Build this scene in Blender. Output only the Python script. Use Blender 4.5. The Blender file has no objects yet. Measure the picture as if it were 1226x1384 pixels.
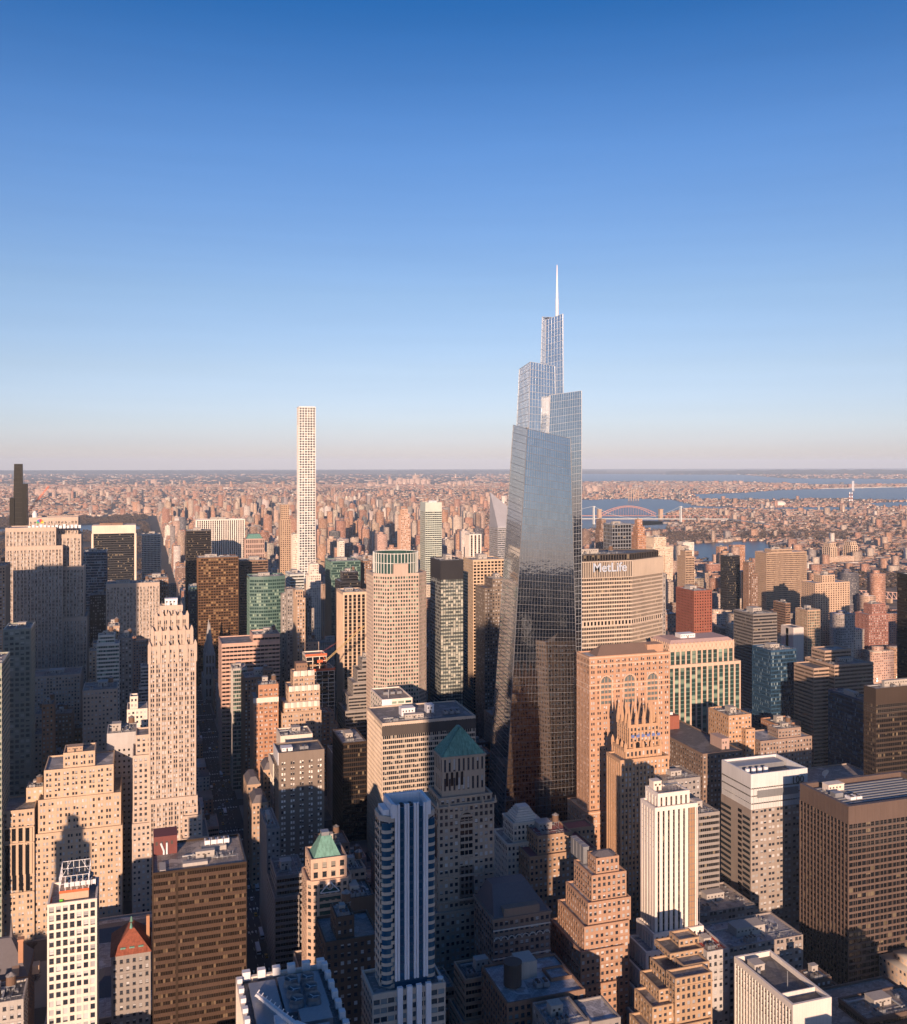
import bpy, math, random
import numpy as np
from mathutils import Vector
# ------------------------------------------------------------------ camera, sky, sun, exposure
S = bpy.context.scene
F, CX, YH, H = 1300.0, 613.0, 626.0, 320.0          # calibration of the view: focal length and horizon, camera height
TH = math.radians(18.0)                             # heading, east of the avenues
CO, SI = math.cos(TH), math.sin(TH)
cam = bpy.data.cameras.new('camera'); co = bpy.data.objects.new('camera', cam)
S.collection.objects.link(co); S.camera = co
co.location = (0, 0, H); co.rotation_euler = (math.radians(90), 0, -TH)
cam.sensor_fit = 'HORIZONTAL'; cam.sensor_width = 36; cam.lens = 36*F/1226
cam.shift_y = -(692-YH)/1226; cam.clip_start = 1; cam.clip_end = 150000
SUN_AZ, SUN_EL = math.radians(21.0), math.radians(12.0)     # light travels towards +Y and a little +X
w = bpy.data.worlds.new('World'); S.world = w; w.use_nodes = True
nt = w.node_tree; bg = nt.nodes['Background']
sky = nt.nodes.new('ShaderNodeTexSky'); sky.sky_type = 'NISHITA'; sky.sun_disc = False
sky.sun_elevation = SUN_EL; sky.sun_rotation = math.pi + SUN_AZ; sky.altitude = 300
sky.air_density = 1.0; sky.dust_density = 0.6; sky.ozone_density = 2.0
tcw = nt.nodes.new('ShaderNodeTexCoord'); sxyz = nt.nodes.new('ShaderNodeSeparateXYZ'); nt.links.new(tcw.outputs['Generated'], sxyz.inputs[0])
rp = nt.nodes.new('ShaderNodeValToRGB'); nt.links.new(sxyz.outputs[2], rp.inputs[0]); e = rp.color_ramp.elements      # grades the clear winter sky from pinkish haze to deep blue
for p_, c_ in ((.0, (.88, .84, 1.28)), (.02, (.77, .775, 1.25)), (.04, (.76, .76, 1.14)), (.096, (.80, .75, .95)), (.17, (.76, .76, .92)), (.31, (.50, .70, 1.02)), (.43, (.14, .47, .86)), (.9, (.10, .34, .66))):
    el = e.new(p_) if p_ else e[0]; el.position = p_; el.color = c_+(1,)
e[-1].color = (.10, .34, .66, 1)
mw = nt.nodes.new('ShaderNodeMix'); mw.data_type = 'RGBA'; mw.blend_type = 'MULTIPLY'; mw.inputs[0].default_value = 1; mw.clamp_factor = False
nt.links.new(sky.outputs[0], mw.inputs[6]); nt.links.new(rp.outputs[0], mw.inputs[7]); mpw = nt.nodes.new('ShaderNodeMapping'); mpw.inputs[3].default_value = (2.2, 2.2, 38); nzw = nt.nodes.new('ShaderNodeTexNoise'); nzw.inputs['Scale'].default_value = 1.6; nzw.inputs['Detail'].default_value = 7
nt.links.new(tcw.outputs['Generated'], mpw.inputs[0]); nt.links.new(mpw.outputs[0], nzw.inputs['Vector'])
cr_w = nt.nodes.new('ShaderNodeMapRange'); cr_w.inputs[1].default_value = .3; cr_w.inputs[2].default_value = .75; cr_w.inputs[3].default_value = 1.01; cr_w.inputs[4].default_value = .972; nt.links.new(nzw.outputs[0], cr_w.inputs[0])    # thin uneven high haze
sw = nt.nodes.new('ShaderNodeVectorMath'); sw.operation = 'SCALE'; nt.links.new(mw.outputs[2], sw.inputs[0]); nt.links.new(cr_w.outputs[0], sw.inputs['Scale']); nt.links.new(sw.outputs[0], bg.inputs[0]); bg.inputs[1].default_value = 0.10
sl = bpy.data.lights.new('sun', 'SUN'); sl.energy = 5.0; sl.angle = math.radians(0.5); sl.color = (1, .69, .485)
so = bpy.data.objects.new('sun', sl); S.collection.objects.link(so)
dirv = Vector((math.sin(SUN_AZ)*math.cos(SUN_EL), math.cos(SUN_AZ)*math.cos(SUN_EL), -math.sin(SUN_EL)))
so.rotation_euler = dirv.to_track_quat('-Z', 'Y').to_euler(); so.location = (-400, -900, 800)
S.view_settings.view_transform = 'Standard'; S.view_settings.look = 'None'
S.view_settings.exposure = 0.55; S.view_settings.gamma = 1
S.render.engine = 'CYCLES'
S.cycles.max_bounces = 5; S.cycles.volume_bounces = 0
R = random.Random(7)
# ------------------------------------------------------------------ projection helpers (photograph pixels to real distances)
def XX(px, Y): return Y*math.tan(TH+math.atan((px-CX)/F))
def dd(X, Y): return Y*CO+X*SI
def ZZ(y, X, Y): return H-(y-YH)*dd(X, Y)/F
def PX(X, Y): return CX+F*(X*CO-Y*SI)/dd(X, Y)
def PY(X, Y, z): return YH+F*(H-z)/dd(X, Y)
def ground(px, y, z=0):
    d = F*(H-z)/(y-YH); u = (px-CX)*d/F
    return (d*SI+u*CO, d*CO-u*SI)
DBL = None
def DB(px0, pxb, Y):
    global DBL
    DBL = XX(px0, Y)/math.tan(TH+math.atan((pxb-CX)/F))-Y
    return DBL
# ------------------------------------------------------------------ materials
MATS = {}
class NT:
    def __init__(s, name):
        s.m = bpy.data.materials.new(name); s.m.use_nodes = True; s.t = s.m.node_tree; s.n = s.t.nodes
        s.b = s.n['Principled BSDF']
    def N(s, ty, **k):
        n = s.n.new('ShaderNode'+ty)
        for a, v in k.items():
            if a == 'inp':
                for i, x in v.items():
                    if isinstance(x, bpy.types.NodeSocket): s.t.links.new(x, n.inputs[i])
                    else: n.inputs[i].default_value = x
            else: setattr(n, a, v)
        return n
    def math(s, op, a, b=0.0, c=None):
        d = {0: a, 1: b}
        if c is not None: d[2] = c
        return s.N('Math', operation=op, inp=d).outputs[0]
    def mix(s, f, a, b, mode='MIX'):
        n = s.N('Mix', data_type='RGBA', blend_type=mode)
        for i, x in ((0, f), (6, a), (7, b)):
            if isinstance(x, bpy.types.NodeSocket): s.t.links.new(x, n.inputs[i])
            else: n.inputs[i].default_value = x
        return n.outputs[2]
    def link(s, o, i): s.t.links.new(o, s.b.inputs[i])
def c4(c): return (c[0], c[1], c[2], 1)
def wall(name, col, rough=.85, var=.16, stain=.12, metal=0, spec=.3):
    if name in MATS: return MATS[name]
    k = NT(name); tc = k.N('TexCoord').outputs['Object']
    n1 = k.N('TexNoise', inp={0: tc, 2: .055, 3: 4}).outputs[0]
    mp = k.N('Mapping', inp={0: tc, 3: (1.1, 1.1, .05)}).outputs[0]
    n2 = k.N('TexNoise', inp={0: mp, 2: .9, 3: 3}).outputs[0]
    n3 = k.N('TexNoise', inp={0: tc, 2: 1.7, 3: 2}).outputs[0]
    v = k.math('ADD', k.math('MULTIPLY', k.math('SUBTRACT', n1, .5), var*2.2), k.math('MULTIPLY', k.math('SUBTRACT', n2, .5), stain*2.5))
    v = k.math('ADD', v, k.math('MULTIPLY', k.math('SUBTRACT', n3, .5), var))
    v = k.math('ADD', v, 1.0)
    col_ = k.N('VectorMath', operation='SCALE', inp={0: c4(col)[:3], 3: v}).outputs[0]
    k.link(col_, 'Base Color'); k.b.inputs['Roughness'].default_value = rough
    k.b.inputs['Metallic'].default_value = metal; k.b.inputs['Specular IOR Level'].default_value = spec
    MATS[name] = k.m; return k.m
def glass(name, dark=(.03, .035, .045), pale=(.42, .40, .36), p=.35, rough=.12, metal=0.0, blind=True, spec=.6, byobj=False, vary=.6, bump=.12):
    """window glass: panes differ from cell to cell, some with pale blinds drawn part of the way down"""
    if name in MATS: return MATS[name]
    k = NT(name)
    if byobj:
        oi = k.N('ObjectInfo').outputs['Random']
        r1 = oi; r2 = k.math('FRACT', k.math('MULTIPLY', oi, 37.7)); r3 = k.math('FRACT', k.math('MULTIPLY', oi, 91.3))
        g = k.N('SeparateXYZ', inp={0: k.N('TexCoord').outputs['Generated']}).outputs; fv = g[2]
    else:
        uv = k.N('TexCoord').outputs['UV']
        fl = k.N('VectorMath', operation='FLOOR', inp={0: uv}).outputs[0]
        wn = k.N('TexWhiteNoise', noise_dimensions='2D', inp={'Vector': fl})
        sp = k.N('SeparateColor', inp={0: wn.outputs[1]}).outputs
        r1, r2, r3 = sp[0], sp[1], sp[2]
        fv = k.math('FRACT', k.N('SeparateXYZ', inp={0: uv}).outputs[1])
    has = k.math('LESS_THAN', r1, p)
    h = k.math('GREATER_THAN', fv, k.math('SUBTRACT', 1.0, k.math('MULTIPLY', r2, 1.1))) if blind else 1.0
    f = k.math('MULTIPLY', has, h) if blind else has
    br = k.math('ADD', 1-vary/2, k.math('MULTIPLY', r3, vary))
    dk = k.N('VectorMath', operation='SCALE', inp={0: dark, 3: br}).outputs[0]
    pl = k.N('VectorMath', operation='SCALE', inp={0: pale, 3: br}).outputs[0]
    k.link(k.mix(f, dk, pl), 'Base Color')
    if metal:
        k.t.links.new(k.math('MULTIPLY', k.math('SUBTRACT', 1.0, f), metal), k.b.inputs['Metallic'])
    k.b.inputs['Roughness'].default_value = rough; k.b.inputs['Specular IOR Level'].default_value = spec
    # faint waviness so that reflections break from pane to pane
    tc = k.N('TexCoord').outputs['Object']
    nz = k.N('TexNoise', inp={0: tc, 2: .35, 3: 2}).outputs[0]
    bp = k.N('Bump', inp={'Strength': bump, 'Distance': .6, 'Height': nz}).outputs[0]
    k.link(bp, 'Normal')
    MATS[name] = k.m; return k.m
def cityattr(name, pitch=(3.2, 3.4), wmask=((.28, .74), (.30, .78)), far=False):
    """masonry with window openings for the lesser buildings; wall colour comes from a per-building colour attribute"""
    if name in MATS: return MATS[name]
    k = NT(name)
    at = k.N('Attribute', attribute_name='Col').outputs[0]
    uv = k.N('TexCoord').outputs['UV']; s = k.N('SeparateXYZ', inp={0: uv}).outputs
    u = k.math('DIVIDE', s[0], pitch[0]); v = k.math('DIVIDE', s[1], pitch[1])
    fu, fv = k.math('FRACT', u), k.math('FRACT', v)
    m = k.math('MULTIPLY', k.math('MULTIPLY', k.math('GREATER_THAN', fu, wmask[0][0]), k.math('LESS_THAN', fu, wmask[0][1])),
               k.math('MULTIPLY', k.math('GREATER_THAN', fv, wmask[1][0]), k.math('LESS_THAN', fv, wmask[1][1])))
    side = k.math('GREATER_THAN', s[1], 0.01)      # roofs carry v = 0
    m = k.math('MULTIPLY', m, side)
    cell = k.N('CombineXYZ', inp={0: k.math('FLOOR', u), 1: k.math('FLOOR', v), 2: 0.0}).outputs[0]
    wn = k.N('TexWhiteNoise', noise_dimensions='3D', inp={'Vector': cell}).outputs[0]
    wc = k.mix(k.math('GREATER_THAN', wn, .68), (.035, .04, .05, 1), (.38, .36, .33, 1))
    tc = k.N('TexCoord').outputs['Object']
    nz = k.N('TexNoise', inp={0: tc, 2: .12, 3: 3}).outputs[0]
    cc = k.N('VectorMath', operation='SCALE', inp={0: at, 3: k.math('ADD', .68, k.math('MULTIPLY', nz, .64))}).outputs[0]
    k.link(k.mix(m, cc, wc), 'Base Color')
    k.link(k.math('SUBTRACT', .85, k.math('MULTIPLY', m, .7)), 'Roughness')
    MATS[name] = k.m; return k.m
def flat(name, col, rough=.6, metal=0, var=.1): return wall(name, col, rough, var, 0, metal, .5)
# ------------------------------------------------------------------ mesh building
C = S.collection
class MB:
    def __init__(s): s.v = []; s.f = []; s.uv = []; s.hasuv = False
    def face(s, pts, uv=None):
        i = len(s.v); s.v += [tuple(p) for p in pts]; s.f.append(tuple(range(i, i+len(pts))))
        if uv: s.hasuv = True
        s.uv += list(uv) if uv else [(0, 0)]*len(pts)
    def prism(s, pts, z0, z1, top=True, bot=True, pts2=None):
        p2 = pts2 or pts; n = len(pts)
        for i in range(n):
            j = (i+1) % n
            s.face([(pts[i][0], pts[i][1], z0), (pts[j][0], pts[j][1], z0), (p2[j][0], p2[j][1], z1), (p2[i][0], p2[i][1], z1)])
        if top: s.face([(p[0], p[1], z1) for p in p2])
        if bot: s.face([(p[0], p[1], z0) for p in reversed(pts)])
    def box(s, x0, x1, y0, y1, z0, z1, bot=True): s.prism([(x0, y0), (x1, y0), (x1, y1), (x0, y1)], z0, z1, bot=bot)
    def beam(s, a, b, r, r2=None, n=4):
        a, b = Vector(a), Vector(b); d = (b-a).normalized(); r2 = r if r2 is None else r2
        up = Vector((0, 0, 1)) if abs(d.z) < .95 else Vector((0, 1, 0))
        x = d.cross(up).normalized(); y = d.cross(x)
        ra = [a+(x*math.cos(t)+y*math.sin(t))*r for t in [(i+.5)*2*math.pi/n for i in range(n)]]
        rb = [b+(x*math.cos(t)+y*math.sin(t))*r2 for t in [(i+.5)*2*math.pi/n for i in range(n)]]
        for i in range(n):
            j = (i+1) % n; s.face([ra[i], ra[j], rb[j], rb[i]])
        s.face(rb); s.face(ra[::-1])
    def cyl(s, x, y, z0, z1, r, r2=None, n=14, top=True):
        r2 = r if r2 is None else r2
        A = [(x+r*math.cos(2*math.pi*i/n), y+r*math.sin(2*math.pi*i/n)) for i in range(n)]
        B = [(x+r2*math.cos(2*math.pi*i/n), y+r2*math.sin(2*math.pi*i/n)) for i in range(n)]
        s.prism(A, z0, z1, top=top, bot=True, pts2=B)
    def build(s, name, mat, parent=None, org=(0, 0, 0), smooth=False):
        if not s.f: return None
        me = bpy.data.meshes.new(name); ox, oy, oz = org
        me.from_pydata([(a-ox, b-oy, c-oz) for a, b, c in s.v], [], s.f)
        if s.hasuv:
            l = me.uv_layers.new(name='UVMap'); l.data.foreach_set('uv', [t for q in s.uv for t in q])
        for m in (mat if isinstance(mat, (list, tuple)) else [mat]): me.materials.append(m)
        me.update()
        o = bpy.data.objects.new(name, me); C.objects.link(o)
        if parent: o.parent = parent
        else: o.location = org
        return o
def tag(o, label=None, cat=None, group=None, kind=None):
    if label: o['label'] = label
    if cat: o['category'] = cat
    if group: o['group'] = group
    if kind: o['kind'] = kind
    return o
def empty(name, loc, label, cat, group=None):
    o = bpy.data.objects.new(name, None); C.objects.link(o); o.location = loc
    o.empty_display_size = .1
    return tag(o, label, cat, group)
def offset(pts, d):
    n = len(pts); out = []
    for i in range(n):
        a, b, c = Vector(pts[i-1]), Vector(pts[i]), Vector(pts[(i+1) % n])
        e1 = (b-a).normalized(); e2 = (c-b).normalized()
        n1 = Vector((e1.y, -e1.x)); n2 = Vector((e2.y, -e2.x))
        m = (n1+n2); m = m/max(m.length_squared, 1e-6)*2
        out.append((b.x+m.x*d, b.y+m.y*d))
    return out
def rect(x0, x1, y0, y1): return [(x0, y0), (x1, y0), (x1, y1), (x0, y1)]
def chamfer(x0, x1, y0, y1, c): return [(x0+c, y0), (x1-c, y0), (x1, y0+c), (x1, y1-c), (x1-c, y1), (x0+c, y1), (x0, y1-c), (x0, y0+c)]
# facade styles: floor height, bay, pier share, spandrel share, how far piers and spandrels stand out, middle mullion share, parapet band
def sty(fh=3.7, bw=3.3, pf=.5, sf=.5, po=.22, so=.18, mid=0, top=2.2, wall=None, span=None, glass=None, mech=None, cornice=0): return dict(locals())
FOOT = []        # footprints used, so that fillers keep clear
class Building:
    def __init__(s, name, label, cat='building', group=None):
        s.name, s.label, s.cat, s.group = name, label, cat, group; s.m = {}; s.org = None; s.wins = []; s.extra = []
    def mb(s, part, mat, idx=0):
        k = (part, mat.name, idx)
        if k not in s.m: s.m[k] = (MB(), mat)
        return s.m[k][0]
    def tier(s, pts, z0, z1, st, roof=None, par=1.0, blank=(), capin=0.5, noroof=False):
        if s.org is None: s.org = (sum(p[0] for p in pts)/len(pts), sum(p[1] for p in pts)/len(pts), 0)
        xs = [p[0] for p in pts]; ys = [p[1] for p in pts]; FOOT.append((min(xs), max(xs), min(ys), max(ys), z1))
        G = s.mb('window_glazing', st['glass']); W = s.mb('wall', st['wall']); P = s.mb('spandrel', st['span']) if st['span'] else W
        zt = z1-st['top']; n = max(1, round((zt-z0)/st['fh'])); fh = (zt-z0)/n
        po, so_ = st['po'], st['so']; N = len(pts); ou = max(po, so_)+.03
        ru, rv = R.randint(0, 400)*7, R.randint(0, 90)*3
        for i in range(N):
            a, b = Vector(pts[i]), Vector(pts[(i+1) % N]); L = (b-a).length
            if L < .4: continue
            nb = max(1, round(L/st['bw'])); bay = L/nb; e = (b-a)/L; no = Vector((e.y, -e.x))
            mu = 2 if st['mid'] else 1; u0 = ru+i*101
            G.face([(a.x, a.y, z0), (b.x, b.y, z0), (b.x, b.y, zt), (a.x, a.y, zt)], [(u0, rv), (u0+nb*mu, rv), (u0+nb*mu, rv+n), (u0, rv+n)])
            def post(t, wd, o_, inn=-.1, z1_=zt+.04, M=W):
                q = [a+e*(t-wd/2)+no*inn, a+e*(t-wd/2)+no*o_, a+e*(t+wd/2)+no*o_, a+e*(t+wd/2)+no*inn]
                M.prism([(p.x, p.y) for p in q][::-1] if False else [(p.x, p.y) for p in q], z0, z1_, top=False, bot=False)
            if i in blank:
                post(L/2, L-.02, ou-.012); continue
            for k in range(1, nb): post(k*bay, st['pf']*bay, po)
            if st['mid']:
                for k in range(nb): post((k+.5)*bay, st['mid']*bay, po-.05)
            if no.y < -.5 or (no.x*(1 if a.x < 0 else -1) > .5):
                g = st['pf']*bay/2
                for k in range(nb):
                    ap = [(k*bay+g, (k+1)*bay-g)] if not st['mid'] else [(k*bay+g, (k+.5-st['mid']/2)*bay), ((k+.5+st['mid']/2)*bay, (k+1)*bay-g)]
                    for (t0, t1) in ap:
                        for f in range(n):
                            s.wins.append((a+e*(t0+t1)/2+no*.03, math.atan2(e.y, e.x), t1-t0, z0+f*fh+st['sf']*fh, fh*(1-st['sf']), st['glass']))
        # corners
        cw = max(.25, st['pf']*st['bw']*.5)
        for i in range(N):
            b = Vector(pts[i]); a = Vector(pts[i-1]); c = Vector(pts[(i+1) % N])
            e1 = (a-b).normalized(); e2 = (c-b).normalized()
            n1 = Vector((-e1.y, e1.x)); n2 = Vector((e2.y, -e2.x))
            m = n1+n2; m = m/max(m.length_squared, 1e-6)*2; po2 = po+.01
            q = [b+e1*cw+n1*po2, b+m*po2, b+e2*cw+n2*po2, b+e2*cw, b-m*.15, b+e1*cw]
            W.prism([(p.x, p.y) for p in q], z0, zt+.05, top=False, bot=False)
        sp = offset(pts, so_)
        for f in range(n):
            za = z0+f*fh; P.prism(sp, za, za+fh*st['sf'], top=True, bot=True)
        if st['po'] < .35 and st['sf'] >= .45 and not st['span'] and n > 5 and st['pf'] > .3:
            for f in (1, n//2, n-2) if n > 14 else (n-1,):
                za = z0+f*fh+.1; cq = offset(pts, ou+.22); T = s.mb('string_course', st['wall'], f+len(FOOT)*100); T.prism(cq, za, za+.45, top=True, bot=True)
        # parapet
        A = offset(pts, ou); I = offset(pts, -capin)
        W.prism(A, zt, z1, top=False, bot=False)
        for i in range(N):
            j = (i+1) % N
            W.face([(A[i][0], A[i][1], z1), (A[j][0], A[j][1], z1), (I[j][0], I[j][1], z1), (I[i][0], I[i][1], z1)])
            W.face([(I[j][0], I[j][1], z1-par), (I[i][0], I[i][1], z1-par), (I[i][0], I[i][1], z1), (I[j][0], I[j][1], z1)])
        if st['cornice']:
            W.prism(offset(pts, ou+st['cornice']), z1-.9, z1+.02, top=False, bot=False)
            A2 = offset(pts, ou+st['cornice'])
            for i in range(N):
                j = (i+1) % N
                W.face([(A2[j][0], A2[j][1], z1-.9), (A2[i][0], A2[i][1], z1-.9), (A[i][0], A[i][1], z1-.9), (A[j][0], A[j][1], z1-.9)])
                W.face([(A2[i][0], A2[i][1], z1+.02), (A2[j][0], A2[j][1], z1+.02), (I[j][0], I[j][1], z1+.02), (I[i][0], I[i][1], z1+.02)])
        rm = roof or M_ROOF[R.randint(0, len(M_ROOF)-1)]
        if not noroof: s.mb('roof', rm, len(FOOT)).face([(p[0], p[1], z1-par) for p in I])
        return s
    def part(s, name, mb, mat, sub=()): s.extra.append((name, mb, mat, sub)); return s
    def finish(s, nwin=0, Z=0):
        o = s.org; root = empty(s.name, (o[0], o[1], Z), s.label, s.cat, s.group); s.root = root
        org = (o[0], o[1], Z)
        for (part, _, _), (mb, mat) in s.m.items():
            ob = mb.build(part, mat, root, org)
            if part == 'window_glazing' and ob: ob['kind'] = 'stuff'
        for (name, mb, mat, sub) in s.extra:
            po_ = mb.build(name, mat, root, org)
            for (n2, m2, t2) in sub:
                o2 = m2.build(n2, t2, po_, org)
        if nwin and s.wins:
            def vis(wn):
                p, an, wd, z, h, g = wn; return PY(p.x, p.y, z)
            ws = [q for q in s.wins if PY(q[0].x, q[0].y, q[3]) < 1384 and 0 < PX(q[0].x, q[0].y) < 1226]
            ws.sort(key=lambda q: -q[3]+.15*(q[0].y))
            cache = {}
            for p, an, wd, z, h, g in ws[:nwin]:
                key = (round(wd, 2), round(h, 2), g.name)
                if key not in cache: cache[key] = winmesh(wd, h, g)
                wo = bpy.data.objects.new('window', cache[key]); C.objects.link(wo); wo.parent = root
                wo.location = (p.x-o[0], p.y-o[1], z-Z); wo.rotation_euler = (0, 0, an)
        return root
def winmesh(w_, h, g):
    mb = MB(); nf = []
    t = min(.09, w_*.08)
    x0, x1 = -w_/2+.01, w_/2-.01; z0, z1 = .01, h-.01
    for (a, b, c, d) in ((x0, x0+t, z0, z1), (x1-t, x1, z0, z1), (x0+t, x1-t, z0, z0+t), (x0+t, x1-t, z1-t, z1), (x0+t, x1-t, (z0+z1)/2-t/2, (z0+z1)/2+t/2)):
        mb.box(a, b, -.07, 0, c, d)
    mb.box(-w_/2-.1, w_/2+.1, -.42, -.02, -.16, .0)
    nfr = len(mb.f)
    zm = (z0+z1)/2
    mb.face([(x0+t, -.02, z0+t), (x1-t, -.02, z0+t), (x1-t, -.02, zm-t/2), (x0+t, -.02, zm-t/2)])
    mb.face([(x0+t, -.035, zm+t/2), (x1-t, -.035, zm+t/2), (x1-t, -.035, z1-t), (x0+t, -.035, z1-t)])
    me = bpy.data.meshes.new('window'); me.from_pydata(mb.v, [], mb.f)
    gm = MATS.get(g.name+'_pane', MATS['pane_default'])
    me.materials.append(MATS['window_frame']); me.materials.append(gm)
    for p in me.polygons:
        if p.index >= nfr: p.material_index = 1
    return me
# ------------------------------------------------------------------ palette
def roofmat(name, col):
    k = NT(name); tc = k.N('TexCoord').outputs['Object']
    br = k.N('TexBrick', inp={0: tc, 1: c4([q*.8 for q in col]), 2: c4([q*1.2 for q in col]), 3: c4([q*.45 for q in col]), 4: .22, 5: .018})
    n1 = k.N('TexNoise', inp={0: tc, 2: .22, 3: 5}).outputs[0]; v = k.N('TexVoronoi', inp={0: tc, 2: .16}).outputs[1]
    s_ = k.N('SeparateColor', inp={0: v}).outputs[0]
    c = k.mix(k.math('MULTIPLY', k.math('GREATER_THAN', s_, .78), .55), br.outputs[0], c4([min(.6, q*1.7) for q in col]))
    c = k.mix(k.math('MULTIPLY', k.math('GREATER_THAN', n1, .56), .6), c, c4([q*.4 for q in col]))
    k.link(c, 'Base Color'); k.link(k.math('SUBTRACT', 1.15, n1), 'Roughness'); MATS[name] = k.m; return k.m
M_ROOF = [roofmat('roof_grey', (.19, .18, .18)), roofmat('roof_tan', (.30, .26, .23)), roofmat('roof_dark', (.12, .115, .115)), roofmat('roof_silver', (.34, .34, .36))]
LIME = wall('limestone', (.48, .385, .315)); LIME2 = wall('warm_limestone', (.50, .375, .27)); PINK = wall('pink_granite', (.45, .32, .27))
BRICK = wall('orange_brick', (.40, .215, .13)); BROWN = wall('brown_brick', (.24, .15, .105)); RED = wall('red_brick', (.26, .09, .06))
TAN = wall('tan_brick', (.42, .30, .215)); WHITE = wall('white_brick', (.70, .62, .54)); GREYB = wall('grey_brick', (.27, .245, .23))
CONC = wall('concrete', (.40, .37, .34)); DARK = wall('dark_metal', (.035, .032, .03), .45, metal=.4); BRONZE = wall('bronze_metal', (.07, .047, .033), .4, metal=.5)
WPAINT = wall('white_metal', (.70, .70, .72), .5); COPPER = wall('green_copper', (.12, .26, .22), .6, var=.35, stain=.55); TERRA = wall('terracotta_tile', (.25, .08, .05), var=.45, stain=.5)
BLACK = wall('black_stone', (.03, .03, .035), .4); STEEL = wall('grey_steel', (.28, .29, .31), .45, metal=.4); LOUV = wall('dark_louvre', (.07, .06, .055), .6)
GREENP = wall('green_spandrel', (.10, .17, .15), .35); BLUEP = wall('blue_spandrel', (.03, .075, .14), .3); TANM = wall('tan_panel', (.50, .36, .26), .6)
flat('window_frame', (.10, .09, .085)); wall('wood_tank', (.16, .10, .07)); SLATE = wall('slate', (.13, .12, .13), .6)
for nm, kw in dict(glass_stone=dict(p=.62, pale=(.44, .44, .45), dark=(.03, .036, .05)), glass_bright=dict(p=.9, pale=(.80, .76, .70), dark=(.03, .03, .035)), glass_office=dict(dark=(.03, .04, .05), pale=(.30, .28, .24), p=.25, metal=.35),
                   glass_dark=dict(dark=(.012, .013, .016), pale=(.16, .13, .09), p=.12, metal=.2), glass_blue=dict(dark=(.05, .10, .16), pale=(.16, .22, .26), p=.2, metal=.7, blind=False),
                   glass_green=dict(dark=(.06, .13, .12), pale=(.22, .30, .24), p=.2, metal=.6, blind=False), glass_bronze=dict(dark=(.06, .038, .022), pale=(.24, .16, .085), p=.2, metal=.6, blind=False, rough=.2),
                   glass_brown=dict(dark=(.045, .032, .024), pale=(.14, .10, .065), p=.12, metal=.5, blind=False, rough=.2, vary=.5), glass_azure=dict(dark=(.035, .12, .22), pale=(.10, .18, .25), p=.2, metal=.6, blind=False), glass_pale=dict(dark=(.16, .19, .19), pale=(.42, .42, .38), p=.4, metal=.4)).items():
    glass(nm, **kw); kw2 = dict(kw); kw2['byobj'] = True; glass(nm+'_pane', **kw2)
MATS['pane_default'] = MATS['glass_stone_pane']
g = lambda n: MATS['glass_'+n]
def St(w_, gl, **k): return sty(wall=w_, glass=g(gl), **k)
S_STONE = lambda w_: St(w_, 'stone', fh=3.8, bw=3.1, pf=.5, sf=.52)
S_PAIR = lambda w_: St(w_, 'stone', fh=3.9, bw=5.3, pf=.40, sf=.50, mid=.12)
S_DECO = lambda w_, sp=None: St(w_, 'stone', fh=3.6, bw=2.9, pf=.46, sf=.42, po=.55, so=.06, span=sp)
S_RIB = lambda w_, gl='office': St(w_, gl, fh=3.8, bw=1.6, pf=.07, sf=.48, po=.10, so=.28)
S_GRID = lambda w_, gl='office': St(w_, gl, fh=3.7, bw=2.6, pf=.3, sf=.33, po=.5, so=.45)
S_CURT = lambda w_, gl='dark', sp=None: St(w_, gl, fh=3.9, bw=1.7, pf=.09, sf=.3, po=.22, so=.06, span=sp)
# ------------------------------------------------------------------ roof furniture (parts of their building)
def water_tank(B, x, y, z, r=2.2, h=4.0, leg=3.0):
    mb = MB()
    for a, b in ((-1, -1), (1, -1), (1, 1), (-1, 1)): mb.beam((x+a*r*.7, y+b*r*.7, z), (x+a*r*.7, y+b*r*.7, z+leg), .16)
    mb.box(x-r*.9, x+r*.9, y-r*.9, y+r*.9, z+leg-.3, z+leg)
    tk = MB(); tk.cyl(x, y, z+leg, z+leg+h, r, r*.95); lid = MB(); lid.cyl(x, y, z+leg+h, z+leg+h+r*.7, r*1.08, .05)
    B.part('water_tank', tk, MATS['wood_tank'], [('tank_stand', mb, STEEL), ('tank_lid', lid, M_ROOF[0])])
def cooler(B, x, y, z, s=2.6, n=2, mat=None):
    for i in range(n):
        mb = MB(); fn = MB(); xx = x+i*s*1.15
        mb.box(xx-s/2, xx+s/2, y-s*.7, y+s*.7, z+.5, z+2.6)
        for q in (-.35, .35): fn.cyl(xx, y+q*s, z+2.6, z+3.1, s*.3, s*.26, 10)
        for a, b in ((-1, -1), (1, 1), (-1, 1), (1, -1)): mb.box(xx+a*s*.4-.1, xx+a*s*.4+.1, y+b*s*.6-.1, y+b*s*.6+.1, z, z+.5)
        B.part('cooling_unit', mb, mat or STEEL, [('fan_collar', fn, LOUV)])
def bulkhead(B, x0, x1, y0, y1, z, h, mat):
    mb = MB(); mb.box(x0, x1, y0, y1, z, z+h); mb.box(x0-.2, x1+.2, y0-.2, y1+.2, z+h, z+h+.35)
    dr = MB(); dr.box((x0+x1)/2-.6, (x0+x1)/2+.6, y0-.1, y0-.01, z, z+2.2); gr = MB()
    for q in range(int((x1-x0)/2.5)): gr.box(x0+.8+q*2.5, x0+1.9+q*2.5, y0-.06, y0-.01, z+h*.55, z+h*.75)
    B.part('bulkhead', mb, mat, [('door', dr, LOUV), ('vent_grille', gr, LOUV)])
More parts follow.
